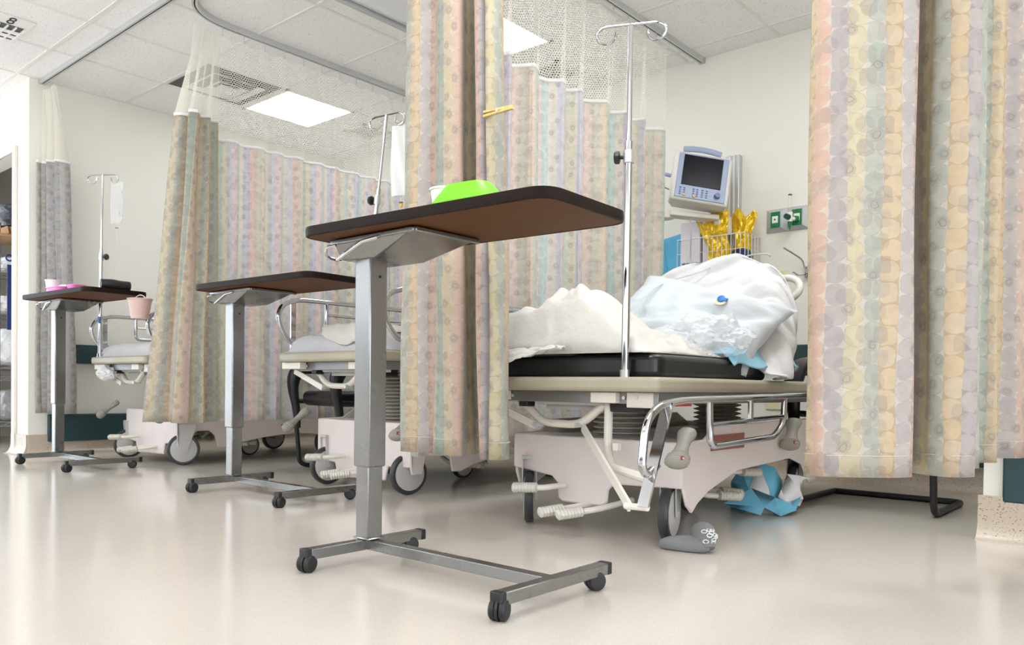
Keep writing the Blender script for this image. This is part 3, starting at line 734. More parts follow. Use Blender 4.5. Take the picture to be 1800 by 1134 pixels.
def stretcher(label, loc, dz, wheels, rz=0, mat_h=.075, right='up', rail_dz=.285, face_low=.19, left_L=1.2, wheel_x=.3):
    t = thing('hospital_stretcher', label, 'bed', (loc[0], loc[1], 0), rz=R_(rz), group='hospital stretchers')
    HW = .405; L = 2.05; y0 = 0
    # deck edge: rounded frame slab
    b = B(); poly = [(p.x, p.y) for p in fillet([Vector((-HW, 0, 0)), Vector((HW, 0, 0)), Vector((HW, L, 0)), Vector((-HW, L, 0))], .03, 5, closed=True)]
    b.prism(poly, dz - .048, dz, lambda a, c, d: (a, c, d)); b.build('deck', 'deck', t, bevel=.014, bseg=4)
    # under frame channels
    b = B(); zc = dz - .068
    for s_ in (-1, 1): b.box((s_ * (HW - .05), L / 2, zc), (.025, L - .14, .04))
    b.box((0, .085, zc), (HW * 2 - .1, .025, .04)); b.box((0, L - .09, zc), (HW * 2 - .1, .025, .04)); b.box((0, .55, zc - .002), (HW * 2 - .12, .05, .03)); b.box((0, 1.3, zc - .002), (HW * 2 - .12, .05, .03))
    uf = b.build('under_frame', 'grey_metal', t, bevel=.002)
    b = B()
    for sx, yy in ((-.27, .07), (-.24, .07), (.2, .07), (.24, .07), (.29, .07)): b.cyl((sx, .066, zc), (sx, .074 - .012, zc), .006, seg=10)
    for yy in (.3, .34, 1.1, 1.14): b.cyl((HW - .038, yy, zc), (HW - .032, yy, zc), .006, seg=10)
    b.build('bolts', 'track', uf)
    for cc, dd in (((.17, .07, dz - .068), (.1, .05, .036)), ((-.33, .05, dz - .066), (.16, .04, .035)), ((.30, .09, dz - .075), (.10, .05, .05))):
        b = B(); b.box(cc, dd); b.build('corner_block', 'cream_metal', t, bevel=.003)
    b = B(); b.cyl((-.17, .12, dz - .085), (.12, .12, dz - .085), .014, seg=14); b.box((.0, .2, dz - .10), (.3, .1, .03)); b.build('crank_tube', 'rim', t)
    for cc, dd in (((-.21, .11, dz - .09), (.04, .05, .035)), ((.22, .16, dz - .1), (.14, .1, .035))):
        b = B(); b.box(cc, dd); b.build('actuator', 'black', t, bevel=.004)
    # linkage arms at the foot end
    zz = dz
    b = B(); b.tube(fillet([(-HW + .02, .13, zz - .078), (-.25, .13, zz - .078), (-.155, .13, zz - .165), (.02, .13, zz - .168), (.14, .13, zz - .08), (.30, .13, zz - .082)], .05, 6), .019, 12, flat=.75); b.build('linkage_arm', 'cream_metal', t)
    b = B(); b.bar((-HW + .0, .105, zz - .092), (-.165, .105, zz - .176), .008, .028); b.build('linkage_strut', 'cream_metal', t)
    for q in ((-.165, zz - .172), (.025, zz - .168), (-.24, zz - .085), (.13, zz - .088)):
        b = B(); b.cyl((q[0], .098, q[1]), (q[0], .145, q[1]), .009, seg=10); b.build('pivot_bolt', 'track', t)
    # bellows columns
    for yc in (.42, 1.22):
        b = B(); z0, z1 = .33, dz - .06; n = max(6, int((z1 - z0) / .0175)); prof = []
        for i in range(n):
            z = z0 + (z1 - z0) * i / n; dzz = (z1 - z0) / n
            prof += [(.080, z), (.106, z + dzz * .4), (.106, z + dzz * .6), (.080, z + dzz * .95)]
        b.lathe((0, yc, 0), prof, seg=36); b.build('bellows_column', 'bellows', t)
    # base shroud: sides with arched lower edge, foot face with low tab, tray
    SW = .37
    b = B()
    lowr = [(.235, face_low), (.262, face_low - .06), (.30, face_low - .09), (.34, .13), (.42, .165), (.65, .222), (1.15, .238), (1.28, .205), (1.37, .12), (1.44, .12), (1.52, .2), (1.6, .22)]
    arch = [(.225, .13), (.235, .10), (.30, .10), (.32, .185), (.36, .215), (.44, .215), (.48, .18), (.50, .10), (.56, .095), (.66, .125), (.85, .155), (1.1, .175), (1.28, .16), (1.35, .11), (1.42, .11), (1.45, .2), (1.6, .21)]
    low = lowr if right == 'down' else arch
    topl = [(1.6, .36), (1.5, .405), (.46, .395), (.38, .35), (.225, .345)]
    b.box((0, .92, .325), (SW * 2 - .03, 1.34, .02)); sh = b.build('base_shroud', 'cream_plastic', t, bevel=.004)
    for s_ in (-1, 1):
        b = B(); b.prism(low + topl, s_ * (SW - .012), s_ * SW, lambda a, z, d: (d, a, z)); b.build('side_panel', 'cream_plastic', sh, bevel=.006)
    b = B()
    if right == 'down': fp = [(-SW, .345), (SW, .345), (SW, face_low), (.10, .183), (.075, .16), (.07, .115), (.05, .10), (-.13, .098), (-.15, .11), (-.152, .165), (-.18, .19), (-SW, .212)]
    else: fp = [(-SW, .345), (SW, .345), (SW, .135), (.20, .13), (.18, .06), (-.18, .05), (-.20, .06), (-.22, .12), (-SW, .135)]
    b.prism(fp, .225, .24, lambda a, z, d: (a, d, z)); b.build('foot_panel', 'cream_plastic', sh, bevel=.006)
    b = B(); b.prism([(-SW, .36), (SW, .36), (SW, .2), (-SW, .2)], 1.585, 1.6, lambda a, z, d: (a, d, z)); b.build('head_panel', 'cream_plastic', sh, bevel=.006)
    b = B(); b.box((0, .32, .338), (SW * 2 - .02, .17, .012)); b.build('base_tray', 'cream_plastic', sh, bevel=.004)
    for s_ in (1, -1):
        b = B(); b.box((s_ * (SW + .0015), .56, .335), (.002, .27, .055)); b.build('side_label', 'redstripe', sh)
    # chassis
    b = B(); b.box((0, .31, .235), (.56, .05, .05)); b.box((0, 1.39, .235), (.56, .05, .05)); b.box((-.17, .85, .225), (.03, 1.1, .03)); b.box((.17, .85, .225), (.03, 1.1, .03)); b.bar((0, .75, .2), (.02, 1.15, .13), .03, .035)
    b.build('chassis', 'grey_metal', t, bevel=.003)
    for (sx, yy), hd in zip(((wheel_x, .27), (-wheel_x, .24), (wheel_x, 1.38), (-wheel_x, 1.38)), wheels):
        wheel(t, sx, yy, hd)
    wheel(t, .0, .95, 5, r=.075, w=.03, fork=False, name='steering_wheel')
    # pedals
    def pedal(p0, p1, p2):
        b = B(); b.tube(spline([p0, p1, p2], 4), .011, 10); o = b.build('pedal', 'cream_metal', t)
        d = (Vector(p2) - Vector(p1)).normalized(); q = Vector(p2); b = B(); rad = []; pts = []
        for i in range(17):
            pts.append(q + d * (-.045 + .095 * i / 16)); rr = .031 if i % 2 else .028
            if i in (0, 16): rr = .019
            rad.append(rr)
        b.tube(pts, .018, 14, radii=rad, flat=.62); b.build('pedal_grip', 'pedal', o)
    pedal((-.1, .2, .165), (-.13, .12, .160), (-.19, .085, .158))
    pedal((.02, .3, .11), (-.03, .17, .095), (-.075, .095, .085))
    pedal((.12, .32, .12), (.07, .18, .098), (.01, .09, .086))
    for s_ in (1, -1):
        pedal((s_ * .15, .62, .17), (s_ * .24, .62, .125), (s_ * .31, .70, .118))
        pedal((s_ * .12, .70, .17), (s_ * .22, .71, .13), (s_ * .28, .78, .120))
        pedal((s_ * .15, .80, .2), (s_ * .25, .80, .2), (s_ * .30, .90, .195))
    # long grips on both sides
    def grip(p0, p1, sgn):
        p0, p1 = Vector(p0), Vector(p1); b = B(); pts = []; rad = []
        prof = [(0, .010), (.03, .022), (.10, .026), (.2, .024), (.32, .019), (.45, .0175), (.58, .020), (.70, .026), (.74, .031), (.77, .029), (.80, .0325), (.83, .030), (.86, .033), (.89, .030), (.92, .031), (.96, .024), (1.0, .010)]
        for s_, r_ in prof: pts.append(p0.lerp(p1, s_)); rad.append(r_ * 1.25)
        b.tube(pts, .02, 18, radii=rad, flat=.62); o = b.build('brake_handle', 'grip', t)
        q = p0.lerp(p1, .79); b = B(); b.box(q + Vector((sgn * .027, -.012, .004)), (.005, .034, .013), Matrix.Rotation(R_(-10) * sgn, 3, 'X')); b.build('red_label', 'red', o, bevel=.002)
        b = B(); b.box(q + Vector((sgn * .0295, -.012, .004)), (.002, .022, .005), Matrix.Rotation(R_(-10) * sgn, 3, 'X')); b.build('label_inset', 'white', o)
        q = p0.lerp(p1, .12); b = B(); b.box(q + Vector((sgn * .0205, -.006, .0)), (.003, .024, .010)); b.build('green_label', 'lgreen', o)
    for s_ in (1, -1):
        grip((s_ * (SW + .04), .19, .392), (s_ * (SW + .065), .06, .282), s_)
        grip((s_ * (SW + .03), 1.11, .405), (s_ * (SW + .045), 1.02, .285), s_)
    # rails
    rl = rail_mesh(t, -HW - .012, .14 if left_L > 1 else .1, dz + rail_dz, True, L=left_L, full=left_L > 1)
    for yy in ((.10, 1.0) if left_L > 1 else (.10,)):
        b = B(); b.bar((-HW - .012, yy, dz + rail_dz), (-HW - .012, yy, dz - .04), .008, .03, (0, 1, 0)); b.build('rail_post', 'chrome', rl)
    if right == 'up':
        rr_ = rail_mesh(t, HW + .012, .14, dz + rail_dz, True)
        for yy in (.2, 1.0):
            b = B(); b.bar((HW + .012, yy, dz + rail_dz), (HW + .012, yy, dz - .04), .008, .03, (0, 1, 0)); b.build('rail_post', 'chrome', rr_)
        b = B(); b.box((HW + .012, .2, dz + rail_dz - .04), (.014, .05, .03)); b.build('rail_latch', 'brown', rr_)
    else:
        x = HW + .06; zt = .492
        P = lambda Y, z: (x, Y - loc[1], z)
        b = B()
        b.tube(fillet([P(3.34, .506), P(2.20, .49), P(2.06, .477), P(1.985, .43), P(1.965, .30), P(1.995, .272), P(2.05, .30)], .05, 7), .0125, 14)
        b.tube(fillet([P(2.375, .49), P(2.385, .338), P(2.90, .35), P(2.985, .40), P(2.995, .50)], .035, 6), .0115, 12)
        b.tube([P(2.39, .412), P(2.98, .424)], .008, 10); b.tube([P(2.69, .5), P(2.69, .42)], .010, 10)
        rr_ = b.build('side_rail', 'chrome', t)
        b = B(); b.bar(P(2.11, .482), P(1.975, .185), .008, .036, (1, 0, 0)); b.build('rail_post', 'chrome', rr_)
        b = B(); b.box(P(2.2, .478), (.012, .09, .012)); b.box(P(2.98, .492), (.012, .06, .012)); b.build('rail_latch', 'red', rr_)
        b = B(); b.bar((.03, .13, .388), (x - .06, -.15, .175), .009, .030); b.cyl((x - .075, -.15, .178), (x + .01, -.165, .182), .010, seg=10); b.build('rail_strut', 'cream_metal', t)
        b = B(); b.tube(fillet([(.145, .12, .475), (.15, .11, .31), (.20, .06, .262), (x - .02, -.10, .255)], .06, 6), .015, 10); b.box((.2, .09, .33), (.02, .02, .025)); b.build('rail_brace', 'cream_metal', t)
    return t

BED3 = (-1.67, 2.15); BED2 = (-3.175, 2.30); BED1 = (-5.26, 2.20)
D3, D2, D1 = .562, .685, .69
bed3 = stretcher('nearest hospital stretcher with bare black mattress foot and raised head end', BED3, D3, (-15, -38, -10, 0), right='down', left_L=.28, rail_dz=.272)
bed2 = stretcher('middle stretcher with chrome side rails up, behind the tall central curtain', BED2, D2, (10, 8, 15, 0))
bed1 = stretcher('far left stretcher half hidden behind the corner curtain', BED1, D1, (20, 12, 15, 0), wheel_x=.36)

# mattresses
def slab(x0, x1, y0, y1, z0, z1, r=.03):
    b = B(); poly = [(p.x, p.y) for p in fillet([Vector((x0, y0, 0)), Vector((x1, y0, 0)), Vector((x1, y1, 0)), Vector((x0, y1, 0))], .06, 6, closed=True)]
    b.prism(poly, z0, z1, lambda a, c, d: (a, c, d)); return b
# bed 3: flat foot section and raised back section are parts of the stretcher
b = slab(-.365, .365, .062, .93, D3 - .002, D3 + .075); b.build('mattress', 'mattress', bed3, bevel=.02, bseg=4)
BA = R_(50); hy, hz = .93, D3 + .01; BLn = .635
def back(u, v, off=0):      # u across -1..1, v along 0..1 of the raised back
    return Vector((u, hy + math.cos(BA) * v * BLn - math.sin(BA) * off, hz + math.sin(BA) * v * BLn + math.cos(BA) * off))
b = B(); poly = [(p.x, p.y) for p in [Vector((-.34, 0)), Vector((.34, 0)), Vector((.33, .5)), Vector((.31, .68)), Vector((.22, .86)), Vector((.1, .94)), Vector((-.1, .94)), Vector((-.22, .86)), Vector((-.31, .68)), Vector((-.33, .5))]]
b.prism(poly, 0, .075, lambda a, c, d: back(a, c, d)); b.build('mattress_back', 'mattress', bed3, bevel=.015, bseg=3)
b = B(); b.prism(poly, -.02, -.002, lambda a, c, d: back(a * .95, c, d)); b.build('back_plate', 'rim', bed3)
# white sheet pulled over the raised back, draping down the right side
t = thing('bed_sheet', 'smooth white sheet pulled over the raised head end of the nearest stretcher', 'sheet', (BED3[0], BED3[1], 0))
def shp(u, v):
    a = (u - .5) * 2; s_ = max(-1, min(1, a * 1.45))
    yv = -.06 + v * 1.12; yv2 = min(yv, 1.0)
    round_ = .055 * (1 - math.sqrt(max(0, 1 - min(1, abs(s_)) ** 6)))
    top = .10 - round_ * .3 + .006 * math.sin(9 * a + 14 * v) * (1 - .3 * v)
    w_ = .355 - .03 * max(0, yv2)
    yv2 = yv2 * (1 - .24 * abs(s_) ** 2.2 * max(0, yv2))
    p = back(s_ * w_, yv2 - .03 * max(0, (yv - 1) / .06), top - (.10 if yv > 1.03 else 0))
    over = max(0, abs(a) * 1.45 - 1) / .45
    if over > 0:
        side = 1 if a > 0 else -1
        drop = over * (.26 if side > 0 else .1)
        bul = .07 * math.sin(PI * min(1, over)) + .03 * over
        p.x += side * (bul * (.4 + .8 * (1 - v))); p.z -= drop * (1 - .15 * v) ; p.y -= over * (.02 - .10 * (1 - v) * (side > 0)) - .05 * over * v
        p.x += side * .015 * math.sin(22 * v + 3 * over) * over; p.z = max(p.z, D3 + .003 if v > .25 else D3 + .003)
    cz = .05 * abs(NZ.noise(Vector((a * 1.3 + v * 1.2, v * 6 - a * 2.2, 3)))) + .025 * abs(NZ.noise(Vector((a * 3, v * 12 - a * 4, 7))))
    p.z += cz * .6; p.y -= cz * .7; p.x += .006 * fb(a * 5, v * 9, 8)
    return p
b = B(); b.grid(80, 60, shp); b.build('sheet_cloth', 'sheet', t, solid=.004, ang=70)
b = B(); b.lathe((.40, .93 + .42, .93), [(.0, 0)] , seg=8) if 0 else None
# back handle loop behind the sheet
b = B(); b.tube([( .22 + .075 * math.cos(a * PI / 9), 1.42 + .02 * math.sin(a * PI / 9), .985 + .055 * math.sin(a * PI / 9)) for a in range(18)], .016, 12, closed=True); b.build('back_handle', 'case', bed3)

# crumpled blanket on the foot of bed 3
def crumple(label, name, loc, fx, fy, hfun, mat, cat, nu=90, nv=90, solid=.004, z0=0, fold=1.0, seed=0, edge=None):
    b = B()
    def f(u, v):
        x = fx[0] + (fx[1] - fx[0]) * u; y = fy[0] + (fy[1] - fy[0]) * v
        h = hfun(x, y)
        k = min(1, h / .08)
        wx = x + .12 * NZ.noise(Vector((x * 3, y * 3, seed + 40))); wy = y + .12 * NZ.noise(Vector((x * 3, y * 3, seed + 50)))
        cr = abs(NZ.noise(Vector((wx * 4.5, wy * 3, seed)))) * .05 + abs(NZ.noise(Vector((wx * 8 - wy * 4, wy * 7, seed + 3)))) * .045 + abs(NZ.noise(Vector((wx * 15, wy * 17 + wx * 6, seed + 6)))) * .022
        z = z0 + h + fold * k * (cr - .03)
        dx = .03 * fb(x * 4, y * 4, seed + 9) * k; dy = .03 * fb(x * 4, y * 4, seed + 19) * k
        z = max(z, z0 + .002)
        if edge: x, y, z = edge(x, y, z)
        return (x + dx, y + dy, z)
    b.grid(nu, nv, f); o = b.build(name, mat, None, solid=solid, ang=80); o.location = loc
    return tag(o, label, cat)
g2 = lambda x, y, cx, cy_, sx, sy_, a: a * math.exp(-((x - cx) / sx) ** 2 - ((y - cy_) / sy_) ** 2)
def h3(x, y):
    h = g2(x, y, -.05, .18, .29, .19, .20) + g2(x, y, .0, .42, .3, .2, .07) + g2(x, y, -.25, .0, .2, .2, .05) + g2(x, y, .1, .7, .2, .2, .03)
    ed = min(1, (x + .38) / .05, (.33 - x) / .10, (y - .05) / .045, (.93 - y) / .1); ed = max(0, ed) ** .6; return h * ed + .012 * ed
def edge3(x, y, z):
    if y < .035 and x < .1: z -= (.035 - y) * 1.2
    return x, y, z
crumple('large crumpled white blanket heaped on the foot of the nearest stretcher', 'crumpled_blanket', (BED3[0], BED3[1], D3 + .078), (-.38, .33), (.05, .93), h3, 'sheet_warm', 'blanket', seed=3, nu=110, nv=110, fold=1.2)
# loose corner hanging over the foot at the left
b = B(); b.grid(30, 24, lambda u, v: (-.40 + .42 * u + .02 * fb(u * 4, v * 4, 2), .03 - .05 * v - .012 * math.sin(u * 16) * v, D3 + .10 - v * (.115 * (1 - u) ** 1.2) + .012 * fb(u * 6, v * 4, 1)))
o = b.build('sheet_corner', 'sheet_warm', None, solid=.004, ang=80); o.location = (BED3[0], BED3[1], 0); tag(o, 'white sheet corner hanging over the foot edge of the nearest mattress beside the central curtain', 'sheet')

# pillows
def pillow(name, label, c, sx, sy_, h, rot, mat, parent_rot=None):
    b = B()
    def f(u, v, s_):
        a, c2 = (u - .5) * 2, (v - .5) * 2
        k = (max(0, 1 - abs(a) ** 3.2) * max(0, 1 - abs(c2) ** 3.2)) ** .55
        pin = 1 - .10 * (1 - abs(a) ** 2) * abs(c2) ** 2; pin2 = 1 - .10 * (1 - abs(c2) ** 2) * abs(a) ** 2
        z = s_ * (h / 2 * k + k * (.07 * abs(NZ.noise(Vector((a * 1.6 - c2, c2 * 1.2 + a, 4)))) + .03 * abs(NZ.noise(Vector((a * 3.5 - c2 * 3, c2 * 3, 8)))) - .012))
        return (a * sx / 2 * pin2, c2 * sy_ / 2 * pin, z)
    b.grid(44, 34, lambda u, v: f(u, v, 1)); b.grid(44, 34, lambda u, v: f(u, v, -1)); bmesh.ops.remove_doubles(b.bm, verts=b.bm.verts, dist=.0015)
    o = b.build(name, mat, None, ang=80); o.location = c; o.rotation_euler = rot
    return tag(o, label, 'pillow')
pw = pillow('pillow', 'large white pillow lying slanted against the raised head end of the nearest stretcher', (-1.59, 2.975, .805), .70, .44, .15, (R_(40), R_(16), R_(3)), 'pillow')
# electrode badge
t = thing('electrode_badge', 'round white and blue badge lying on the large white pillow', 'badge', (-1.45, 2.945, .878), rot=(R_(48), R_(16), 0))
b = B(); b.lathe((0, 0, 0), [(.024, 0), (.026, .003), (.02, .005)], seg=24); b.build('foam_disc', 'offwhite', t)
b = B(); b.lathe((0, .004, .005), [(.017, 0), (.016, .006), (.008, .010)], seg=20); b.box((.016, .004, .008), (.02, .014, .006)); b.build('snap_cap', 'bluepaint', t)
# oxygen tubing
b = B(); b.tube(spline([(-1.68, 3.52, 1.15), (-1.72, 3.30, 1.06), (-1.76, 3.10, 1.00), (-1.74, 2.90, .93), (-1.73, 2.78, .82), (-1.70, 2.72, .75), (-1.66, 2.70, .72)], 8), .003, 8)
b.tube([(-1.60 + .07 * math.cos(a * PI / 10), 3.60 + .02 * math.sin(a * PI / 10), 1.15 + .018 * math.sin(a * PI / 10)) for a in range(11)], .004, 8)
tag(b.build('oxygen_tubing', 'tube'), 'thin pale green tubing trailing over the pillow and raised head end', 'tubing')
# plastic bag on the bed
b = B(); b.ball((0, 0, 0), (.155, .20, .10), 5, lambda p: 1 + .35 * NZ.noise(p * 1.8) + .14 * (1 - 2 * abs(NZ.noise(p * 3.4))) + .05 * (1 - 2 * abs(NZ.noise(p * 7))))
for v in b.bm.verts:
    if v.co.z < -.055: v.co.z = -.055
o = b.build('plastic_bag', 'film', None, ang=25); o.location = (-1.44, 2.80, D3 + .135); tag(o, 'crinkled clear plastic bag lying in front of the pillow on the nearest stretcher', 'bag')
# blue gown
def hg(x, y): return g2(x, y, .0, .3, .07, .22, .085) + g2(x, y, .03, .52, .06, .1, .05) + .012
def edgeg(x, y, z):
    if x > 0: x *= .8 + .35 * NZ.noise(Vector((y * 7, 1, 2)))
    if x > .055: z -= (x - .055) * 1.1
    y += .03 * NZ.noise(Vector((x * 12, y * 3, 5)))
    return x, y, z
o = crumple('light blue cloth gown spilling over the mattress edge beside the plastic bag', 'patient_gown', (-1.375, 2.72, D3 + .078), (-.13, .115), (.0, .58), hg, 'blue_gown', 'gown', nu=50, nv=80, seed=11, fold=.9, edge=edgeg)
o.modifiers[0].thickness = .005
b = B(); b.grid(40, 20, lambda u, v: (-.16 + .30 * u, .06 * v + .02 * fb(u * 5, v, 3), .05 + .02 * math.sin(u * 9) * v + .02 * v * fb(u * 6, v * 3, 6)))
o = b.build('blue_cloth', 'blue_gown', None, solid=.006, ang=80); o.location = (-1.82, 2.62, D3 + .09); tag(o, 'strip of blue cloth tucked under the pillow behind the near intravenous pole', 'cloth')

# bedding of bed 2
def hb(x, y, hh=.085):
    ed = min(1, (x + .37) / .04, (.37 - x) / .04, (y - .05) / .05, (1.95 - y) / .1); ed = max(0, ed); return hh * ed ** .35
def mat_sheet(label, loc, dz, seed):
    b = slab(-.345, .345, .08, 1.93, dz, dz + .05)
    b.build('mattress', 'mattress', loc, bevel=.02)
    o = crumple(label, 'fitted_sheet', (loc.location.x, loc.location.y, dz + .001), (-.385, .385), (.03, 1.97), lambda x, y: hb(x, y), 'sheet', 'sheet', nu=80, nv=120, seed=seed, fold=.2)
    return o
mat_sheet('white fitted sheet covering the mattress of the middle stretcher', bed2, D2, 21)
mat_sheet('white fitted sheet covering the mattress of the far left stretcher', bed1, D1, 31)
def h2(x, y):
    ed = max(0, min(1, (x + .30) / .05, (.38 - x) / .04, (y - .0) / .05, (1.0 - y) / .1)); return (.03 + g2(x, y, -.1, .3, .3, .2, .03) + g2(x, y, .05, .75, .3, .25, .09)) * ed ** .5
crumple('cream cotton blanket folded over the middle stretcher', 'folded_blanket', (BED2[0], BED2[1] + .16, D2 + .088), (-.30, .38), (.0, 1.0), h2, 'sheet_warm', 'blanket', seed=15, nu=90, nv=90, fold=.7)
b = B(); b.grid(24, 24, lambda u, v: (.02 + .34 * u + .01 * fb(u * 3, v * 3), -.012 - .02 * math.sin(PI * v) * .6 - .008 * math.sin(u * 20), .125 - v * (.10 - .12 * abs(u - .5) ** 1.5) + .006 * fb(u * 5, v * 4, 9)))
o = b.build('blanket_flap', 'sheet_warm', None, solid=.008, ang=80); o.location = (BED2[0] - .08, BED2[1] + .05, D2 + .005); tag(o, 'cream blanket corner hanging over the foot of the middle stretcher', 'blanket')
# crumpled bag under bed 1 deck
b = B(); b.ball((0, 0, 0), (.10, .05, .045), 4, lambda p: 1 + .25 * NZ.noise(p * 3) + .1 * (1 - 2 * abs(NZ.noise(p * 7))))
o = b.build('plastic_sack', 'clearlinen', None, ang=50); o.location = (BED1[0] - .28, BED1[1] + .06, D1 - .11); tag(o, 'white crumpled plastic sack tucked under the foot of the far left stretcher', 'bag')

#==POLES
def iv_pole(label, base, top, zk, sp_, bag=None, hd=0, knob=1, r=.009):
    t = thing('intravenous_pole', label, 'pole', base, group='intravenous poles')
    bx = Vector(base); tp = Vector(top) - bx; m = tp * ((zk - bx.z) / tp.z)
    b = B(); b.cyl((0, 0, 0), m + tp.normalized() * .05, r * 1.25, seg=16); b.cyl((0, 0, 0), (0, 0, .025), r * 1.8, seg=16); b.build('lower_tube', 'chrome', t)
    b = B(); b.cyl(m, tp, r * .82, seg=14); b.build('upper_tube', 'chrome', t)
    h = Vector((math.cos(R_(hd)), math.sin(R_(hd)), 0)); n = Vector((-h.y, h.x, 0))
    for s_ in (-1, 1):
        b = B(); e = tp + h * s_ * sp_
        pts = [tp, tp + h * s_ * sp_ * .55 + Vector((0, 0, .0)), e + Vector((0, 0, -.002)), e + h * s_ * .025 + Vector((0, 0, -.018)), e + h * s_ * .018 + Vector((0, 0, -.045)) + n * .005, e - h * s_ * .012 + Vector((0, 0, -.052)) + n * .01, e - h * s_ * .032 + Vector((0, 0, -.032)) + n * .014, e - h * s_ * .035 + Vector((0, 0, -.012)) + n * .016]
        b.tube(spline(pts, 6), .0042, 10); b.build('bag_hook', 'chrome', t)
    b = B(); b.cyl(m - tp.normalized() * .02, m + tp.normalized() * .02, r * 1.7, seg=16); b.build('collar', 'aluminium', t)
    b = B(); k = h * -knob; b.cyl(m + k * .01, m + k * .03, .006, seg=10); b.lathe(m, [(.012, .028), (.021, .031), (.021, .042), (.017, .047)], axis=k, seg=8); b.build('clamp_knob', 'black', t)
    return t
iv_pole('near chrome intravenous pole standing on the nearest stretcher, nothing hung on it', (-1.405, 2.182, D3 - .002), (-1.405, 2.19, 1.695), 1.27, .085, hd=26, r=.0105)
iv_pole('leaning chrome intravenous pole of the middle stretcher with a milky bag', (-2.98, 2.36, D2), (-2.81, 2.36, 1.75), 1.375, .075, hd=10)
iv_pole('chrome intravenous pole of the far left stretcher with a clear bag', (-5.60, 2.235, D1), (-5.565, 2.235, 1.905), 1.36, .085, hd=33, knob=-1)
# fluid bags
def fluid_bag(label, loc, w, h, mat, rz=0, d=.035):
    t = thing('intravenous_bag', label, 'fluid bag', loc, rz=R_(rz), group='hanging fluid bags')
    b = B()
    def f(u, v, s_):
        a = (u - .5) * 2; k = max(0, 1 - abs(a) ** 2.6) ** .6 * max(0, math.sin(PI * min(1, .04 + v * .96))) ** .5
        bel = .6 + .4 * (1 - v)
        return (a * w / 2 * (.94 + .06 * math.sin(PI * v)), s_ * d / 2 * k * bel + .003 * math.sin(a * 5 + v * 8), -h + h * v)
    b.grid(16, 26, lambda u, v: f(u, v, 1)); b.grid(16, 26, lambda u, v: f(u, v, -1)); bmesh.ops.remove_doubles(b.bm, verts=b.bm.verts, dist=.001)
    o = b.build('pouch', mat, t, ang=70)
    b = B(); b.tube([(.0 + .010 * math.cos(a * PI / 6), 0, .010 + .010 * math.sin(a * PI / 6)) for a in range(12)], .002, 6, closed=True); b.build('hanging_eye', 'clear', t)
    b = B(); b.cyl((0, 0, -h), (0, 0, -h - .03), .006, seg=10); b.cyl((0, 0, -h - .03), (0, 0, -h - .09), .009, seg=12); b.build('drip_chamber', 'clear', t)
    b = B(); b.lathe((0, 0, -h - .032), [(.010, 0), (.010, .004)], seg=12); b.build('spike_collar', 'btn', t)
    return t
fluid_bag('clear fluid bag hanging from the far left intravenous pole', (-5.475, 2.29, 1.855), .095, .275, 'fluid', 33)
fb2 = fluid_bag('milky white fluid bag hanging beside the central curtain', (-2.725, 2.375, 1.69), .105, .315, 'milky', 20)
b = B(); b.box((.008, -.012, -.36), (.012, .008, .014)); b.build('yellow_tag', 'yellow_btn', fb2)
b = B(); b.tube(spline([(-5.475, 2.29, 1.49), (-5.47, 2.29, 1.35), (-5.50, 2.27, 1.2), (-5.56, 2.25, 1.05), (-5.57, 2.24, .9)], 8), .002, 6); tag(b.build('drip_line', 'clear'), 'thin clear drip line below the far left fluid bag', 'tubing')
t = thing('tube_clip', 'tiny blue clip on the far left intravenous pole', 'clip', (-5.57, 2.22, .93)); b = B(); b.bar((0, 0, 0), (-.012, 0, .03), .008, .006); b.bar((0, 0, 0), (.014, 0, .028), .008, .006); b.box((0, 0, -.004), (.014, .008, .02)); b.build('clip_body', 'bluepaint', t)

#==TABLE ITEMS
def cup(label, loc, r, h, mat='foam'):
    t = thing('foam_cup', label, 'cup', loc)
    b = B(); b.lathe((0, 0, 0), [(r * .72, 0), (r * .98, h * .93), (r * 1.06, h * .93), (r * 1.06, h), (r * .95, h), (r * .68, .004)], seg=32, caps=True); b.build('body', mat, t); return t
zt1 = t1['top']; zt3 = t3['top']; zt2 = t2['top']
cup('wide white foam cup beside the lime basin on the nearest overbed table', (T1[0] + .335, T1[1] - .02, zt1), .042, .075)
def basin(name, label, loc, rz, L, W, h, mat, flare=.6):
    t = thing(name, label, 'basin', loc, rz=R_(rz))
    b = B(); rings = []
    prof = [(flare, 0), (flare + .03, .003), (.93, h * .86), (1.0, h * .88), (1.0, h), (.95, h), (.92, h * .9), (flare, .006), (.01, .006)]
    b2 = b; n = 40
    for k, z in prof:
        ring = []
        for j in range(n):
            a = 2 * PI * j / n; c, s_ = math.cos(a), math.sin(a)
            ring.append(b.bm.verts.new((math.copysign(abs(c) ** .55, c) * L / 2 * k, math.copysign(abs(s_) ** .55, s_) * W / 2 * k, z)))
        rings.append(ring)
    for i in range(len(rings) - 1):
        for j in range(n): b.bm.faces.new((rings[i][j], rings[i][(j + 1) % n], rings[i + 1][(j + 1) % n], rings[i + 1][j]))
    b.bm.faces.new(rings[0][::-1]); b.build('bowl', mat, t, ang=50); return t
basin('emesis_basin', 'lime green plastic basin on the nearest overbed table', (T1[0] + .475, T1[1] - .075, zt1), 6, .22, .12, .055, 'lime', .55)
for v in bpy.data.objects['emesis_basin'].children[0].data.vertices: v.co.z = .055 - v.co.z
cup('white foam cup standing on the far left overbed table', (T3[0] + .125, T3[1] - .08, zt3), .042, .095)
basin('pink_tray', 'flat pink plastic tray beside the foam cup on the far left overbed table', (T3[0] + .30, T3[1] - .085, zt3), 3, .24, .14, .032, 'pink', .85)
basin('pink_dish', 'small pink dish at the right of the pink tray on the far left overbed table', (T3[0] + .50, T3[1] - .08, zt3), 3, .12, .09, .035, 'pink', .7)
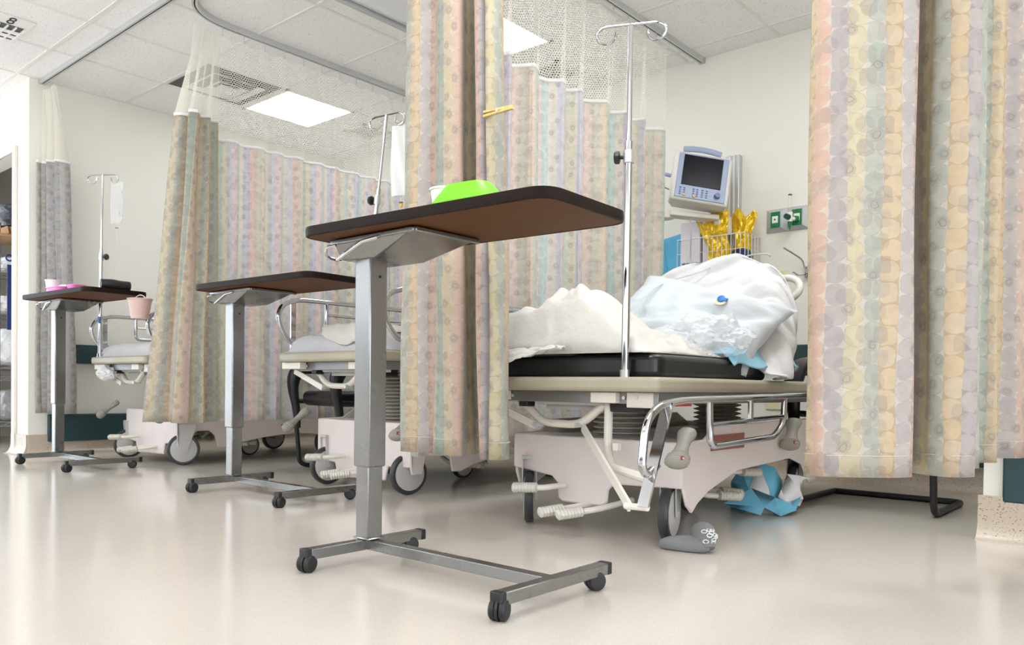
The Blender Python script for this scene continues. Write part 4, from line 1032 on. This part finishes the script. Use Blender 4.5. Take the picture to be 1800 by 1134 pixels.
b = B(); b.ball((0, 0, 0), (.055, .03, .02), 3, lambda p: 1 + .3 * NZ.noise(p * 3)); o = b.build('tissue', 'foam', None, ang=40); o.location = (T3[0] + .32, T3[1] - .085, zt3 + .03); tag(o, 'crumpled white tissue lying in the pink tray', 'tissue')
# dark rolled item and pink basin behind the corner curtain
b = B(); b.tube(spline([(-.01, -.06, .03), (.0, 0, .034), (.0, .05, .03), (.0, .10, .03)], 5), .028, 16, radii=None); o = b.build('rolled_pouch', 'chair_vinyl', None); o.location = (T3[0] + .76, T3[1] + .02, zt3); tag(o, 'black rolled pouch at the right end of the far left overbed table', 'pouch')
t = thing('wash_basin', 'pale pink basin hanging below the right end of the far left overbed table', 'basin', (-4.745, 2.12, .90))
b = B(); b.lathe((0, 0, 0), [(.048, 0), (.066, .11), (.071, .112), (.071, .118), (.062, .116), (.045, .006)], seg=32); b.build('bowl', 'palepink', t)
b = B(); b.tube(spline([(-.068, 0, .114), (-.05, 0, .130), (0, 0, .140), (.05, 0, .130), (.068, 0, .114)], 4), .003, 8); b.build('bail_handle', 'wire', t)
b = B(); b.box((0, 0, 0), (.10, .16, .002), Matrix.Rotation(R_(8), 3, 'Z')); b.box((.02, .02, .003), (.10, .14, .002), Matrix.Rotation(R_(-12), 3, 'Z')); o = b.build('paper_sheet', 'foam'); o.location = (T3[0] + .03, T3[1] - .08, zt3 + .003); tag(o, 'loose papers at the left end of the far left overbed table', 'paper')
b = B(); b.box((0, 0, 0), (.14, .10, .004), Matrix.Rotation(R_(8), 3, 'Z')); o = b.build('paper_napkin', 'navy'); o.location = (T2[0] + .14, T2[1] - .09, zt2 + .003); tag(o, 'thin folded paper lying on the middle overbed table', 'paper')

#==WALL ITEMS
WY = WALL_Y
# patient monitor
t = thing('patient_monitor', 'white patient monitor with dark screen on a wall arm above the yellow foil', 'monitor', (-2.30, 4.36, 1.765), rot=(R_(-12), R_(9), R_(40)))
mo = t
b = B(); fw, fh = .33, .29
# local: x right, z up, front -y
poly = [(-fw / 2, -fh / 2), (fw / 2, -fh / 2), (fw / 2, fh / 2), (-fw / 2, fh / 2)]
def ringbox(b, secs):
    rings = [[b.bm.verts.new((x0 * w_ / 2 , y, z0 * h_ / 2 + zc)) for x0, z0 in ((-1, -1), (1, -1), (1, 1), (-1, 1))] for y, w_, h_, zc in secs]
    for i in range(len(rings) - 1):
        for j in range(4): b.bm.faces.new((rings[i][j], rings[i][(j + 1) % 4], rings[i + 1][(j + 1) % 4], rings[i + 1][j]))
    b.bm.faces.new(rings[0][::-1]); b.bm.faces.new(rings[-1])
ringbox(b, [(-.06, .33, .30, 0), (-.045, .345, .31, 0), (.02, .34, .305, 0), (.10, .28, .26, 0), (.13, .27, .24, 0)])
b.build('case', 'case', t, bevel=.012, bseg=3)
b = B(); b.box((0, -.062, .0), (.30, .008, .285)); bz = b.build('front_bezel', 'bezel', t, bevel=.004)
b = B(); b.box((-.002, -.067, .035), (.235, .004, .195)); b.build('screen', 'screen', t, bevel=.003)
b = B()
for cx in (-.12, -.095, -.04, -.018, .012, .038):
    for r_ in range(4): b.box((cx, -.068, -.082 - r_ * .014), (.012, .005, .006))
b.build('keys', 'btn', t, bevel=.001)
b = B(); b.box((-.095, -.069, -.126), (.016, .006, .010)); b.box((-.035, -.069, -.128), (.016, .006, .010)); b.build('amber_key', 'yellow_btn', t, bevel=.001)
b = B(); b.cyl((.1, -.066, -.105), (.1, -.09, -.105), .018, .015, seg=20); b.build('dial', 'btn', t)
b = B(); b.tube(fillet([(-.10, .03, .15), (-.105, .02, .215), (.10, .02, .215), (.105, .03, .15)], .02, 5), .006, 8); b.build('handle_post', 'case', t)
b = B(); b.tube([(-.115, .02, .212), (-.06, .02, .222), (0, .02, .226), (.06, .02, .222), (.115, .02, .212)], .014, 10, flat=1.3); b.build('carry_handle', 'bezel', t)
b = B(); b.cyl((-.17, .03, .03), (-.215, .03, .035), .012, .009, seg=12); b.cyl((-.215, .03, .035), (-.235, .03, .03), .006, seg=10); b.build('cable_plug', 'bezel', t)
b = B(); b.cyl((-.17, .03, -.06), (-.21, .02, -.055), .004, seg=8); b.build('side_lead', 'grey_metal', t)
# arm and rail
t = thing('wall_mount', 'cream wall arm holding the patient monitor', 'wall bracket', (-2.26, WY, 1.5))
b = B(); b.bar((-.20, -.40, .085), (.02, -.20, .06), .10, .03); b.cyl((-.22, -.40, .055), (-.22, -.40, .10), .05, seg=20); b.bar((.02, -.21, .04), (.035, -.05, .03), .04, .035); b.build('arm', 'cream_metal', t, bevel=.006)
b = B(); b.cyl((.04, -.1, -.02), (.04, -.1, .08), .028, seg=18); b.build('pivot', 'cream_metal', t)
b = B(); b.box((.04, -.025, .05), (.09, .045, .85)); b.build('wall_channel', 'aluminium', t, bevel=.004)
b = B(); b.box((.026, -.05, .05), (.008, .012, .85)); b.box((.054, -.05, .05), (.008, .012, .85)); b.build('channel_lip', 'cream_metal', t)
# cables
b = B(); b.tube(spline([(-2.48, 4.22, 1.82), (-2.54, 4.24, 1.80), (-2.58, 4.24, 1.66), (-2.62, 4.24, 1.45), (-2.67, 4.2, 1.25), (-2.60, 3.9, 1.0), (-2.42, 3.6, .86), (-2.25, 3.4, .8), (-2.1, 3.3, .72)], 10), .005, 8); tag(b.build('monitor_cable', 'cable'), 'grey cable hanging from the side of the patient monitor past the curtain edge', 'cable')
b = B(); b.tube(spline([(-2.36, 4.36, 1.56), (-2.355, 4.37, 1.45), (-2.40, 4.45, 1.30), (-2.40, 4.5, 1.0)], 8), .005, 8); tag(b.build('power_cable', 'cable'), 'grey power cable dropping below the patient monitor behind the white boxes', 'cable')
# wire basket with its contents
t = thing('wire_basket', 'white wire basket on the wall holding the foil bag and boxes', 'basket', (-2.275, WY, 1.33))
b = B(); bw0, bw1, bd, bh = -.21, .235, .24, .12
def loopz(z, r): b.tube([(bw0, -.02, z), (bw0, -bd, z), (bw1, -bd, z), (bw1, -.02, z)], r, 6, closed=True)
loopz(bh, .004); loopz(-.06, .0025); loopz(.03, .002)
for i in range(16):
    x = bw0 + (bw1 - bw0) * i / 15; b.tube([(x, -bd, bh), (x, -bd, -.06), (x, -.02, -.06)], .0022, 6)
for i in range(6):
    y = -bd + (bd - .02) * i / 5
    for x in (bw0, bw1): b.tube([(x, y, bh), (x, y, -.06)], .0022, 6)
b.build('wires', 'wire', t)
def gbox(label, loc, d, rz):
    t = thing('carton', label, 'box', loc, rz=R_(rz), group='white cartons in the wire basket')
    b = B(); b.box((0, 0, d[2] / 2), d); b.build('body', 'paperbox', t, bevel=.003)
    b = B(); b.box((0, 0, d[2] + .001), (d[0] * .98, d[1] * .4, .002)); b.build('flap', 'foam', t)
gbox('left white carton standing in the wire basket', (-2.43, WY - .14, 1.31), (.13, .10, .255), 6)
gbox('right white carton standing in the wire basket beside the foil', (-2.30, WY - .12, 1.31), (.10, .11, .255), 4)
# yellow foil bag
def foil(label, loc, w, h, ph, rz=0):
    b = B()
    def f(u, v, s_):
        a = (u - .5) * 2; pinch = 1 - .22 * math.exp(-((v - .42) / .2) ** 2); th = .03 * max(0, 1 - abs(a) ** 2) ** .5 * max(0, 1 - v) ** .4
        top = h * v * (1 + .10 * a * math.sin(ph)) + .025 * math.sin(a * 5 + ph) * v ** 3
        return (a * w / 2 * pinch * (.75 + .35 * v), s_ * th + .018 * fb(a * 2.2 + ph, v * 4, ph) * 1.2, top)
    b.grid(26, 30, lambda u, v: f(u, v, 1)); b.grid(26, 30, lambda u, v: f(u, v, -1)); bmesh.ops.remove_doubles(b.bm, verts=b.bm.verts, dist=.001)
    o = b.build('foil_bag', 'foil', None, ang=30); o.location = loc; o.rotation_euler = (R_(-6), 0, R_(rz)); return tag(o, label, 'bag')
foil('left yellow foil bag sticking out of the wire basket', (-2.215, WY - .19, 1.29), .19, .31, 1.0, 6).rotation_euler = (R_(-2), R_(-12), R_(6))
foil('right yellow foil bag with an upright corner in the wire basket', (-2.115, WY - .13, 1.29), .15, .31, 4.0, -4)
b = B(); b.ball((0, 0, 0), (.07, .05, .05), 3, lambda p: 1 + .2 * NZ.noise(p * 3)); o = b.build('supply_packet', 'navy', None, ang=40); o.location = (-2.11, WY - .14, 1.325); tag(o, 'navy blue packet at the bottom of the wire basket', 'packet')
b = B(); b.ball((0, 0, 0), (.05, .04, .05), 3, lambda p: 1 + .3 * NZ.noise(p * 4)); o = b.build('tissue_packet', 'white_pad', None, ang=40); o.location = (-2.215, WY - .15, 1.32); tag(o, 'small white and red packet in the basket below the left foil bag', 'packet')
# blue folded pads behind
t = thing('pad_stack', 'stack of folded blue pads on the wall left of the white cartons', 'pads', (-2.57, WY - .10, 1.26))
for i, (x, z, w_, h_, a) in enumerate(((-.08, .08, .16, .24, 4), (-.02, .085, .13, .22, -6), (.06, .10, .16, .26, -10))):
    b = B(); b.grid(14, 14, lambda u, v: ((u - .5) * w_ * (1 + .08 * v) + x, .0, (v - .5) * h_ + z)); b.bm.transform(Matrix.Rotation(R_(a), 4, 'Y'))
    for v in b.bm.verts: v.co.y = -.02 * i - .015 + .006 * fb(v.co.x * 14, v.co.z * 14, i)
    b.build('folded_pad', 'blue_pack', t, solid=.02, ang=50, bevel=0)
# medical gas panel
t = thing('gas_outlet_panel', 'metal wall panel with green medical gas outlets beside the right curtain', 'wall panel', (-2.01, WY, 1.474))
pw_, ph_ = .131, .14
for i in range(3):
    b = B(); x0 = i * pw_; x1 = x0 + pw_; m_ = .032
    P = lambda x, y, z: b.bm.verts.new((x, y, z))
    o_ = [P(x0, 0, 0), P(x1, 0, 0), P(x1, 0, ph_), P(x0, 0, ph_)]; f_ = [P(x0 + .001, -.008, .001), P(x1 - .001, -.008, .001), P(x1 - .001, -.008, ph_ - .001), P(x0 + .001, -.008, ph_ - .001)]
    n_ = [P(x0 + m_, -.035, .022), P(x1 - m_, -.035, .022), P(x1 - m_, -.035, ph_ - .022), P(x0 + m_, -.035, ph_ - .022)]
    for A_, B_ in ((o_, f_), (f_, n_)):
        for j in range(4): b.bm.faces.new((A_[j], A_[(j + 1) % 4], B_[(j + 1) % 4], B_[j]))
    b.bm.faces.new(n_)
    fr = b.build('outlet_frame', 'aluminium', t, ang=10)
    b = B(); b.box(((x0 + x1) / 2, -.037, ph_ / 2), (pw_ - 2 * m_ - .008, .005, ph_ - .046)); b.build('green_plate', 'green', fr, bevel=.002)
    b = B(); b.box(((x0 + x1) / 2, -.041, ph_ / 2), (.036, .005, .042)); b.build('socket_face', 'white', fr, bevel=.002)
    b = B(); b.cyl(((x0 + x1) / 2, -.0435, ph_ / 2), ((x0 + x1) / 2, -.045, ph_ / 2), .005, seg=12); b.cyl(((x0 + x1) / 2, -.04, ph_ - .032), ((x0 + x1) / 2, -.041, ph_ - .032), .0025, seg=8); b.cyl(((x0 + x1) / 2, -.04, .03), ((x0 + x1) / 2, -.041, .03), .0025, seg=8); b.build('socket_hole', 'dark', fr)
t = thing('oxygen_flowmeter', 'clear oxygen flowmeter with green fittings plugged into the gas panel', 'flowmeter', (-1.835, WY - .09, 1.50))
b = B(); b.cyl((0, 0, .06), (0, 0, .165), .011, seg=18); b.build('sight_tube', 'clear', t)
b = B(); b.lathe((0, 0, .165), [(.011, 0), (.013, .003), (.004, .010)], seg=14); b.build('tube_cap', 'grey_metal', t)
b = B(); b.cyl((0, 0, .01), (0, 0, .065), .0165, seg=18); b.cyl((0, 0, .03), (0.02, .045, .03), .011, seg=12); b.build('valve_body', 'white', t)
b = B(); b.cyl((-.002, -.015, .035), (-.006, -.045, .036), .017, .015, seg=10); b.build('valve_knob', 'dgreen', t)
b = B(); b.cyl((0, 0, .01), (0, 0, -.035), .012, .004, seg=12); b.cyl((.015, .035, .032), (.028, .05, .032), .017, seg=14); b.build('barb_fitting', 'green', t)
# wall hook
t = thing('wall_hook', 'chrome prong bracket on the wall right below the gas panel', 'hook', (-1.745, WY, 1.22))
b = B(); b.box((0, -.008, 0), (.05, .016, .065)); b.box((.0, -.03, .0), (.03, .04, .03)); b.build('back_plate', 'chrome', t, bevel=.003)
b = B(); b.tube(fillet([(-.015, -.03, -.02), (-.03, -.10, -.03), (-.055, -.12, -.01)], .02, 5), .005, 8); b.tube(fillet([(-.02, -.03, .02), (-.03, -.04, .07), (-.12, -.10, .14)], .02, 5), .005, 8); b.tube(fillet([(.02, -.03, .02), (.03, -.04, .07), (.05, -.10, .12)], .02, 5), .005, 8); b.build('prong', 'chrome', t)
b = B(); b.box((-1.91, WY - .004, 1.185), (.07, .008, .11)); tag(b.build('switch_plate', 'offwhite', bevel=.003), 'blank ivory wall plate beside the chrome prong bracket', 'wall plate')
b = B(); b.box((-1.95, WY - .004, .44), (.10, .008, .07)); tag(b.build('outlet_plate', 'offwhite', bevel=.003), 'low ivory outlet plate seen below the nearest stretcher', 'wall plate')
# small hooks on the divider end
#==CHAIRS
def arm_chair(label, loc, rz):
    t = thing('visitor_chair', label, 'chair', loc, rz=R_(rz), group='black cantilever visitor chairs')
    W = .29
    # local: front +x... frame runs: floor sled, front legs up
    b = B(); r = .0145
    b.tube(fillet([(-.22, -W, r), (-.22, W, r), (.26, W, r), (.30, W, .04), (.34, W, .46), (.30, W, .60), (-.14, W, .63)], .05, 7), r, 14)
    b.tube(fillet([(-.22, -W, r), (.26, -W, r), (.30, -W, .04), (.34, -W, .46), (.30, -W, .60), (-.14, -W, .63)], .05, 7), r, 14)
    b.tube(fillet([(.32, -W, .42), (-.1, -W, .40), (-.2, -W, .5), (-.26, -W, .9)], .06, 7), r, 12); b.tube(fillet([(.32, W, .42), (-.1, W, .40), (-.2, W, .5), (-.26, W, .9)], .06, 7), r, 12)
    fr = b.build('sled_frame', 'black', t)
    b = B(); b.box((.0, -W, .004), (.012, .01, .008)); b.box((.0, W, .004), (.012, .01, .008)); b.build('glide', 'black', fr)
    b = B(); b.box((.08, 0, .44), (.46, .50, .09)); b.build('seat', 'chair_vinyl', t, bevel=.035, bseg=4)
    b = B(); b.box((-.24, 0, .72), (.07, .50, .40), Matrix.Rotation(R_(-12), 3, 'Y')); b.build('backrest', 'chair_vinyl', t, bevel=.03, bseg=4)
    for s_ in (-1, 1):
        b = B(); b.tube(spline([(-.15, s_ * W, .64), (-.02, s_ * W, .655), (.16, s_ * W, .65), (.29, s_ * W, .622), (.335, s_ * W, .575), (.345, s_ * W, .50), (.325, s_ * W, .38), (.31, s_ * W, .25)], 5), .03, 14, radii=[.034] * 12 + [.036, .038, .04, .042, .043, .044, .044, .044, .043, .042, .040, .038, .036, .034, .032, .030, .028, .026, .025, .024, .022, .02, .018, .016]); b.build('armrest', 'chair_vinyl', t, bevel=.004)
    return t
c1 = arm_chair('black cantilever visitor chair behind the right curtain, sled base showing below it', (-1.115, 3.93, 0), -90)
c2 = arm_chair('black cantilever visitor chair between the left and middle stretchers', (-3.93, 3.15, 0), -100)

#==FLOOR ITEMS
# sock
t = thing('grey_sock', 'grey sock with white grip print lying on the floor in front of the nearest stretcher', 'sock', (-1.235, 2.345, 0))
def tubular(b, pts, radii, seg=20, zsc=.75, nzs=14, amp=.12):
    P = spline([Vector(p) for p in pts], 6); Rr = [r.x for r in spline([Vector((r, 0, 0)) for r in radii], 6)]
    b.tube(P, .02, seg, radii=Rr)
    for v in b.bm.verts:
        k = 1 + 0 * amp; n = NZ.noise(v.co * nzs); v.co += Vector((0, 0, .006 * n)) + Vector((.004 * n, -.004 * n, 0)); v.co.z = max(v.co.z, .002)
b = B(); tubular(b, [(-.10, -.045, .016), (-.07, -.04, .018), (-.02, -.025, .022), (.03, -.01, .024), (.055, .0, .022)], [.012, .022, .030, .031, .018]); b.build('leg', 'sock', t)
b = B(); tubular(b, [(.055, -.01, .015), (.04, .0, .04), (.025, .012, .062), (.0, .02, .045), (-.005, .02, .03)], [.022, .036, .036, .028, .01]); ft = b.build('foot', 'sock', t)
b = B(); rr = random.Random(3)
for i in range(13):
    a = rr.uniform(-1.0, .9); e = rr.uniform(-.6, .9); c = Vector((.036 + .034 * math.cos(a) * .8, .0 - .030 + .010 * math.sin(a), .045 + .022 * e)) if 0 else None
    th = rr.uniform(-1.25, .25); ph = rr.uniform(-.5, .9)
    n = Vector((math.cos(th) * math.cos(ph), math.sin(th) * math.cos(ph), math.sin(ph))); c = Vector((.036, .004, .048)) + n * .0375
    u = n.cross(Vector((0, 0, 1))).normalized(); v_ = n.cross(u)
    b.tube([c + (u * math.cos(q * PI / 4) * .009 + v_ * math.sin(q * PI / 4) * .006) for q in range(8)], .0016, 6, closed=True)
b.build('grip_print', 'sockprint', ft)
# crumpled blue pad on the floor: faceted dome and folded front
t = thing('absorbent_pad', 'crumpled blue and white absorbent pad lying on the floor under the right curtain', 'pad', (-1.42, 3.30, 0))
def facets(b, V, F):
    vs = [b.bm.verts.new(v) for v in V]
    for f in F: b.bm.faces.new([vs[i] for i in f])
# coordinates in a frame turned towards the camera: x right, y away
ang = R_(30); ca, sa = math.cos(ang), math.sin(ang)
W_ = lambda p: (p[0] * ca - p[1] * sa, p[0] * sa + p[1] * ca, p[2])
dome = [(-.125, .06, .0), (-.125, .05, .12), (-.09, .02, .185), (-.02, -.0, .215), (.05, .0, .19), (.085, .03, .13), (.09, .05, .0), (-.06, -.045, .10), (.02, -.05, .105), (-.07, -.04, .0), (.04, -.045, .0), (-.02, .09, .16)]
b = B(); facets(b, [W_(p) for p in dome], [(0, 1, 7, 9), (1, 2, 7), (2, 3, 7), (5, 6, 10, 8), (4, 5, 8), (3, 4, 8), (1, 11, 2), (2, 11, 3), (3, 11, 4), (4, 11, 5)])
b.build('blue_dome', 'blue_pad', t, solid=.003, ang=10)
b = B(); facets(b, [W_((p[0], p[1] - .003, p[2])) for p in dome], [(7, 3, 8), (7, 8, 10, 9)]); b.build('lining', 'white_pad', t, solid=.003, ang=10)
frt = [(-.165, -.06, .035), (-.05, -.05, .105), (.045, -.06, .07), (.11, -.03, .045), (.155, -.03, .075), (-.02, -.13, .004), (.0, -.09, .03), (.06, -.13, .003), (.13, -.06, .02), (-.05, -.03, .002), (.1, .02, .004)]
b = B(); facets(b, [W_(p) for p in frt], [(0, 1, 6), (0, 6, 5), (1, 2, 6), (2, 7, 6), (2, 3, 7), (3, 8, 7), (3, 4, 8), (0, 9, 1), (2, 10, 3)])
b.build('blue_fold', 'blue_pad', t, solid=.003, ang=10)
wh = [(.06, .02, .02), (.075, -.02, .10), (.10, -.0, .165), (.15, .0, .16), (.165, -.01, .145), (.155, .0, .10), (.17, .01, .06), (.15, -.035, .035), (.09, -.035, .05), (.06, -.045, .07), (.13, .05, .1), (.195, -.01, .15)]
b = B(); facets(b, [W_(p) for p in wh], [(0, 1, 9), (1, 2, 5), (2, 3, 5), (3, 11, 4), (3, 4, 5), (1, 5, 8), (5, 6, 8), (6, 7, 8), (1, 8, 9), (2, 10, 3), (5, 10, 6)])
b.build('white_fold', 'white_pad', t, solid=.003, ang=10)

#==STORE
t = thing('wire_rack', 'chrome wire shelving rack inside the store opening at the far left', 'shelving', (-7.3, 2.5, 0))
zs = (.20, .555, .645, 1.06, 1.395)
for z in zs:
    b = B()
    for x in (-.24, .24): b.tube([(x, -.43, z), (x, .45, z)], .004, 6); b.tube([(x, -.43, z - .03), (x, .45, z - .03)], .004, 6)
    for i in range(23): y = -.43 + .88 * i / 22; b.tube([(-.24, y, z), (.24, y, z)], .002, 5)
    for i in range(12):
        y = -.43 + .88 * i / 12; b.tube([(.24, y, z), (.24, y + .036, z - .03), (.24, y + .073, z)], .002, 5)
    b.build('wire_shelf', 'chrome', t)
for x in (-.24, .24):
    for y in (-.43, .45):
        b = B(); b.cyl((x, y, 0), (x, y, 1.75), .012, seg=12); b.build('rack_post', 'chrome', t)
def pack(name, label, cat, x, y, z0, sx, sy_, sz, mat, seed):
    b = B(); b.ball((0, 0, sz / 2), (sx / 2, sy_ / 2, sz / 2), 4, lambda p: (1 / max(abs(p.x), abs(p.y), abs(p.z))) ** .6 * (1 + .10 * NZ.noise(p * 2.2 + Vector((seed, 0, 0))) + .06 * (1 - 2 * abs(NZ.noise(p * 5 + Vector((0, seed, 0)))))))
    for v in b.bm.verts: v.co.z = max(v.co.z, 0)
    o = b.build(name, mat, None, ang=45); o.location = (x, y, z0); return tag(o, label, cat)
pack('linen_pack', 'white linen pack on the lower middle shelf of the wire rack', 'linen', -7.22, 2.32, .65, .40, .50, .29, 'clearlinen', 1)
pack('linen_pack', 'white plastic packs on the second highest shelf of the wire rack', 'linen', -7.22, 2.32, 1.065, .40, .50, .13, 'clearlinen', 2)
pack('linen_pack', 'thin white packs on the highest shelf of the wire rack', 'linen', -7.22, 2.32, 1.40, .40, .48, .10, 'clearlinen', 4)
pack('grey_bag', 'grey plastic bag stuffed on the bottom shelf of the wire rack', 'bag', -7.22, 2.32, .205, .40, .46, .25, 'greybag', 5)
pack('dark_bag', 'charcoal plastic bag on top above the wire rack in the store', 'bag', -7.22, 2.34, 1.72, .42, .52, .2, 'darkbag', 6)
b = B(); b.box((0, 0, 0), (.46, .6, .02)); o = b.build('store_shelf', 'brown', bevel=.002); o.location = (-7.25, 2.36, 1.655); tag(o, 'brown shelf board under the charcoal bag in the store', 'shelf')
for i in range(6):
    b = B(); b.box((0, 0, .03), (.2, .006, .055), Matrix.Rotation(R_(12 - 5 * i), 3, 'X')); o = b.build('file_folder', 'brown'); o.location = (-7.12, 2.06 + i * .022 + .06, 1.668); tag(o, 'brown file standing on the shelf board under the charcoal bag', 'file', 'brown files on the store shelf')
t = thing('navy_strap', 'navy blue strap hanging beside the store door casing', 'strap', (-6.66, 2.02, 1.39))
b = B(); b.tube([(.0 + .0 , .022 * math.cos(a * PI / 8), .04 + .022 * math.sin(a * PI / 8)) for a in range(16)], .006, 8, closed=True); b.build('ring', 'navystrap', t)
b = B(); b.box((0, 0, -.25), (.008, .03, .48)); b.build('strap_band', 'navystrap', t, bevel=.002)
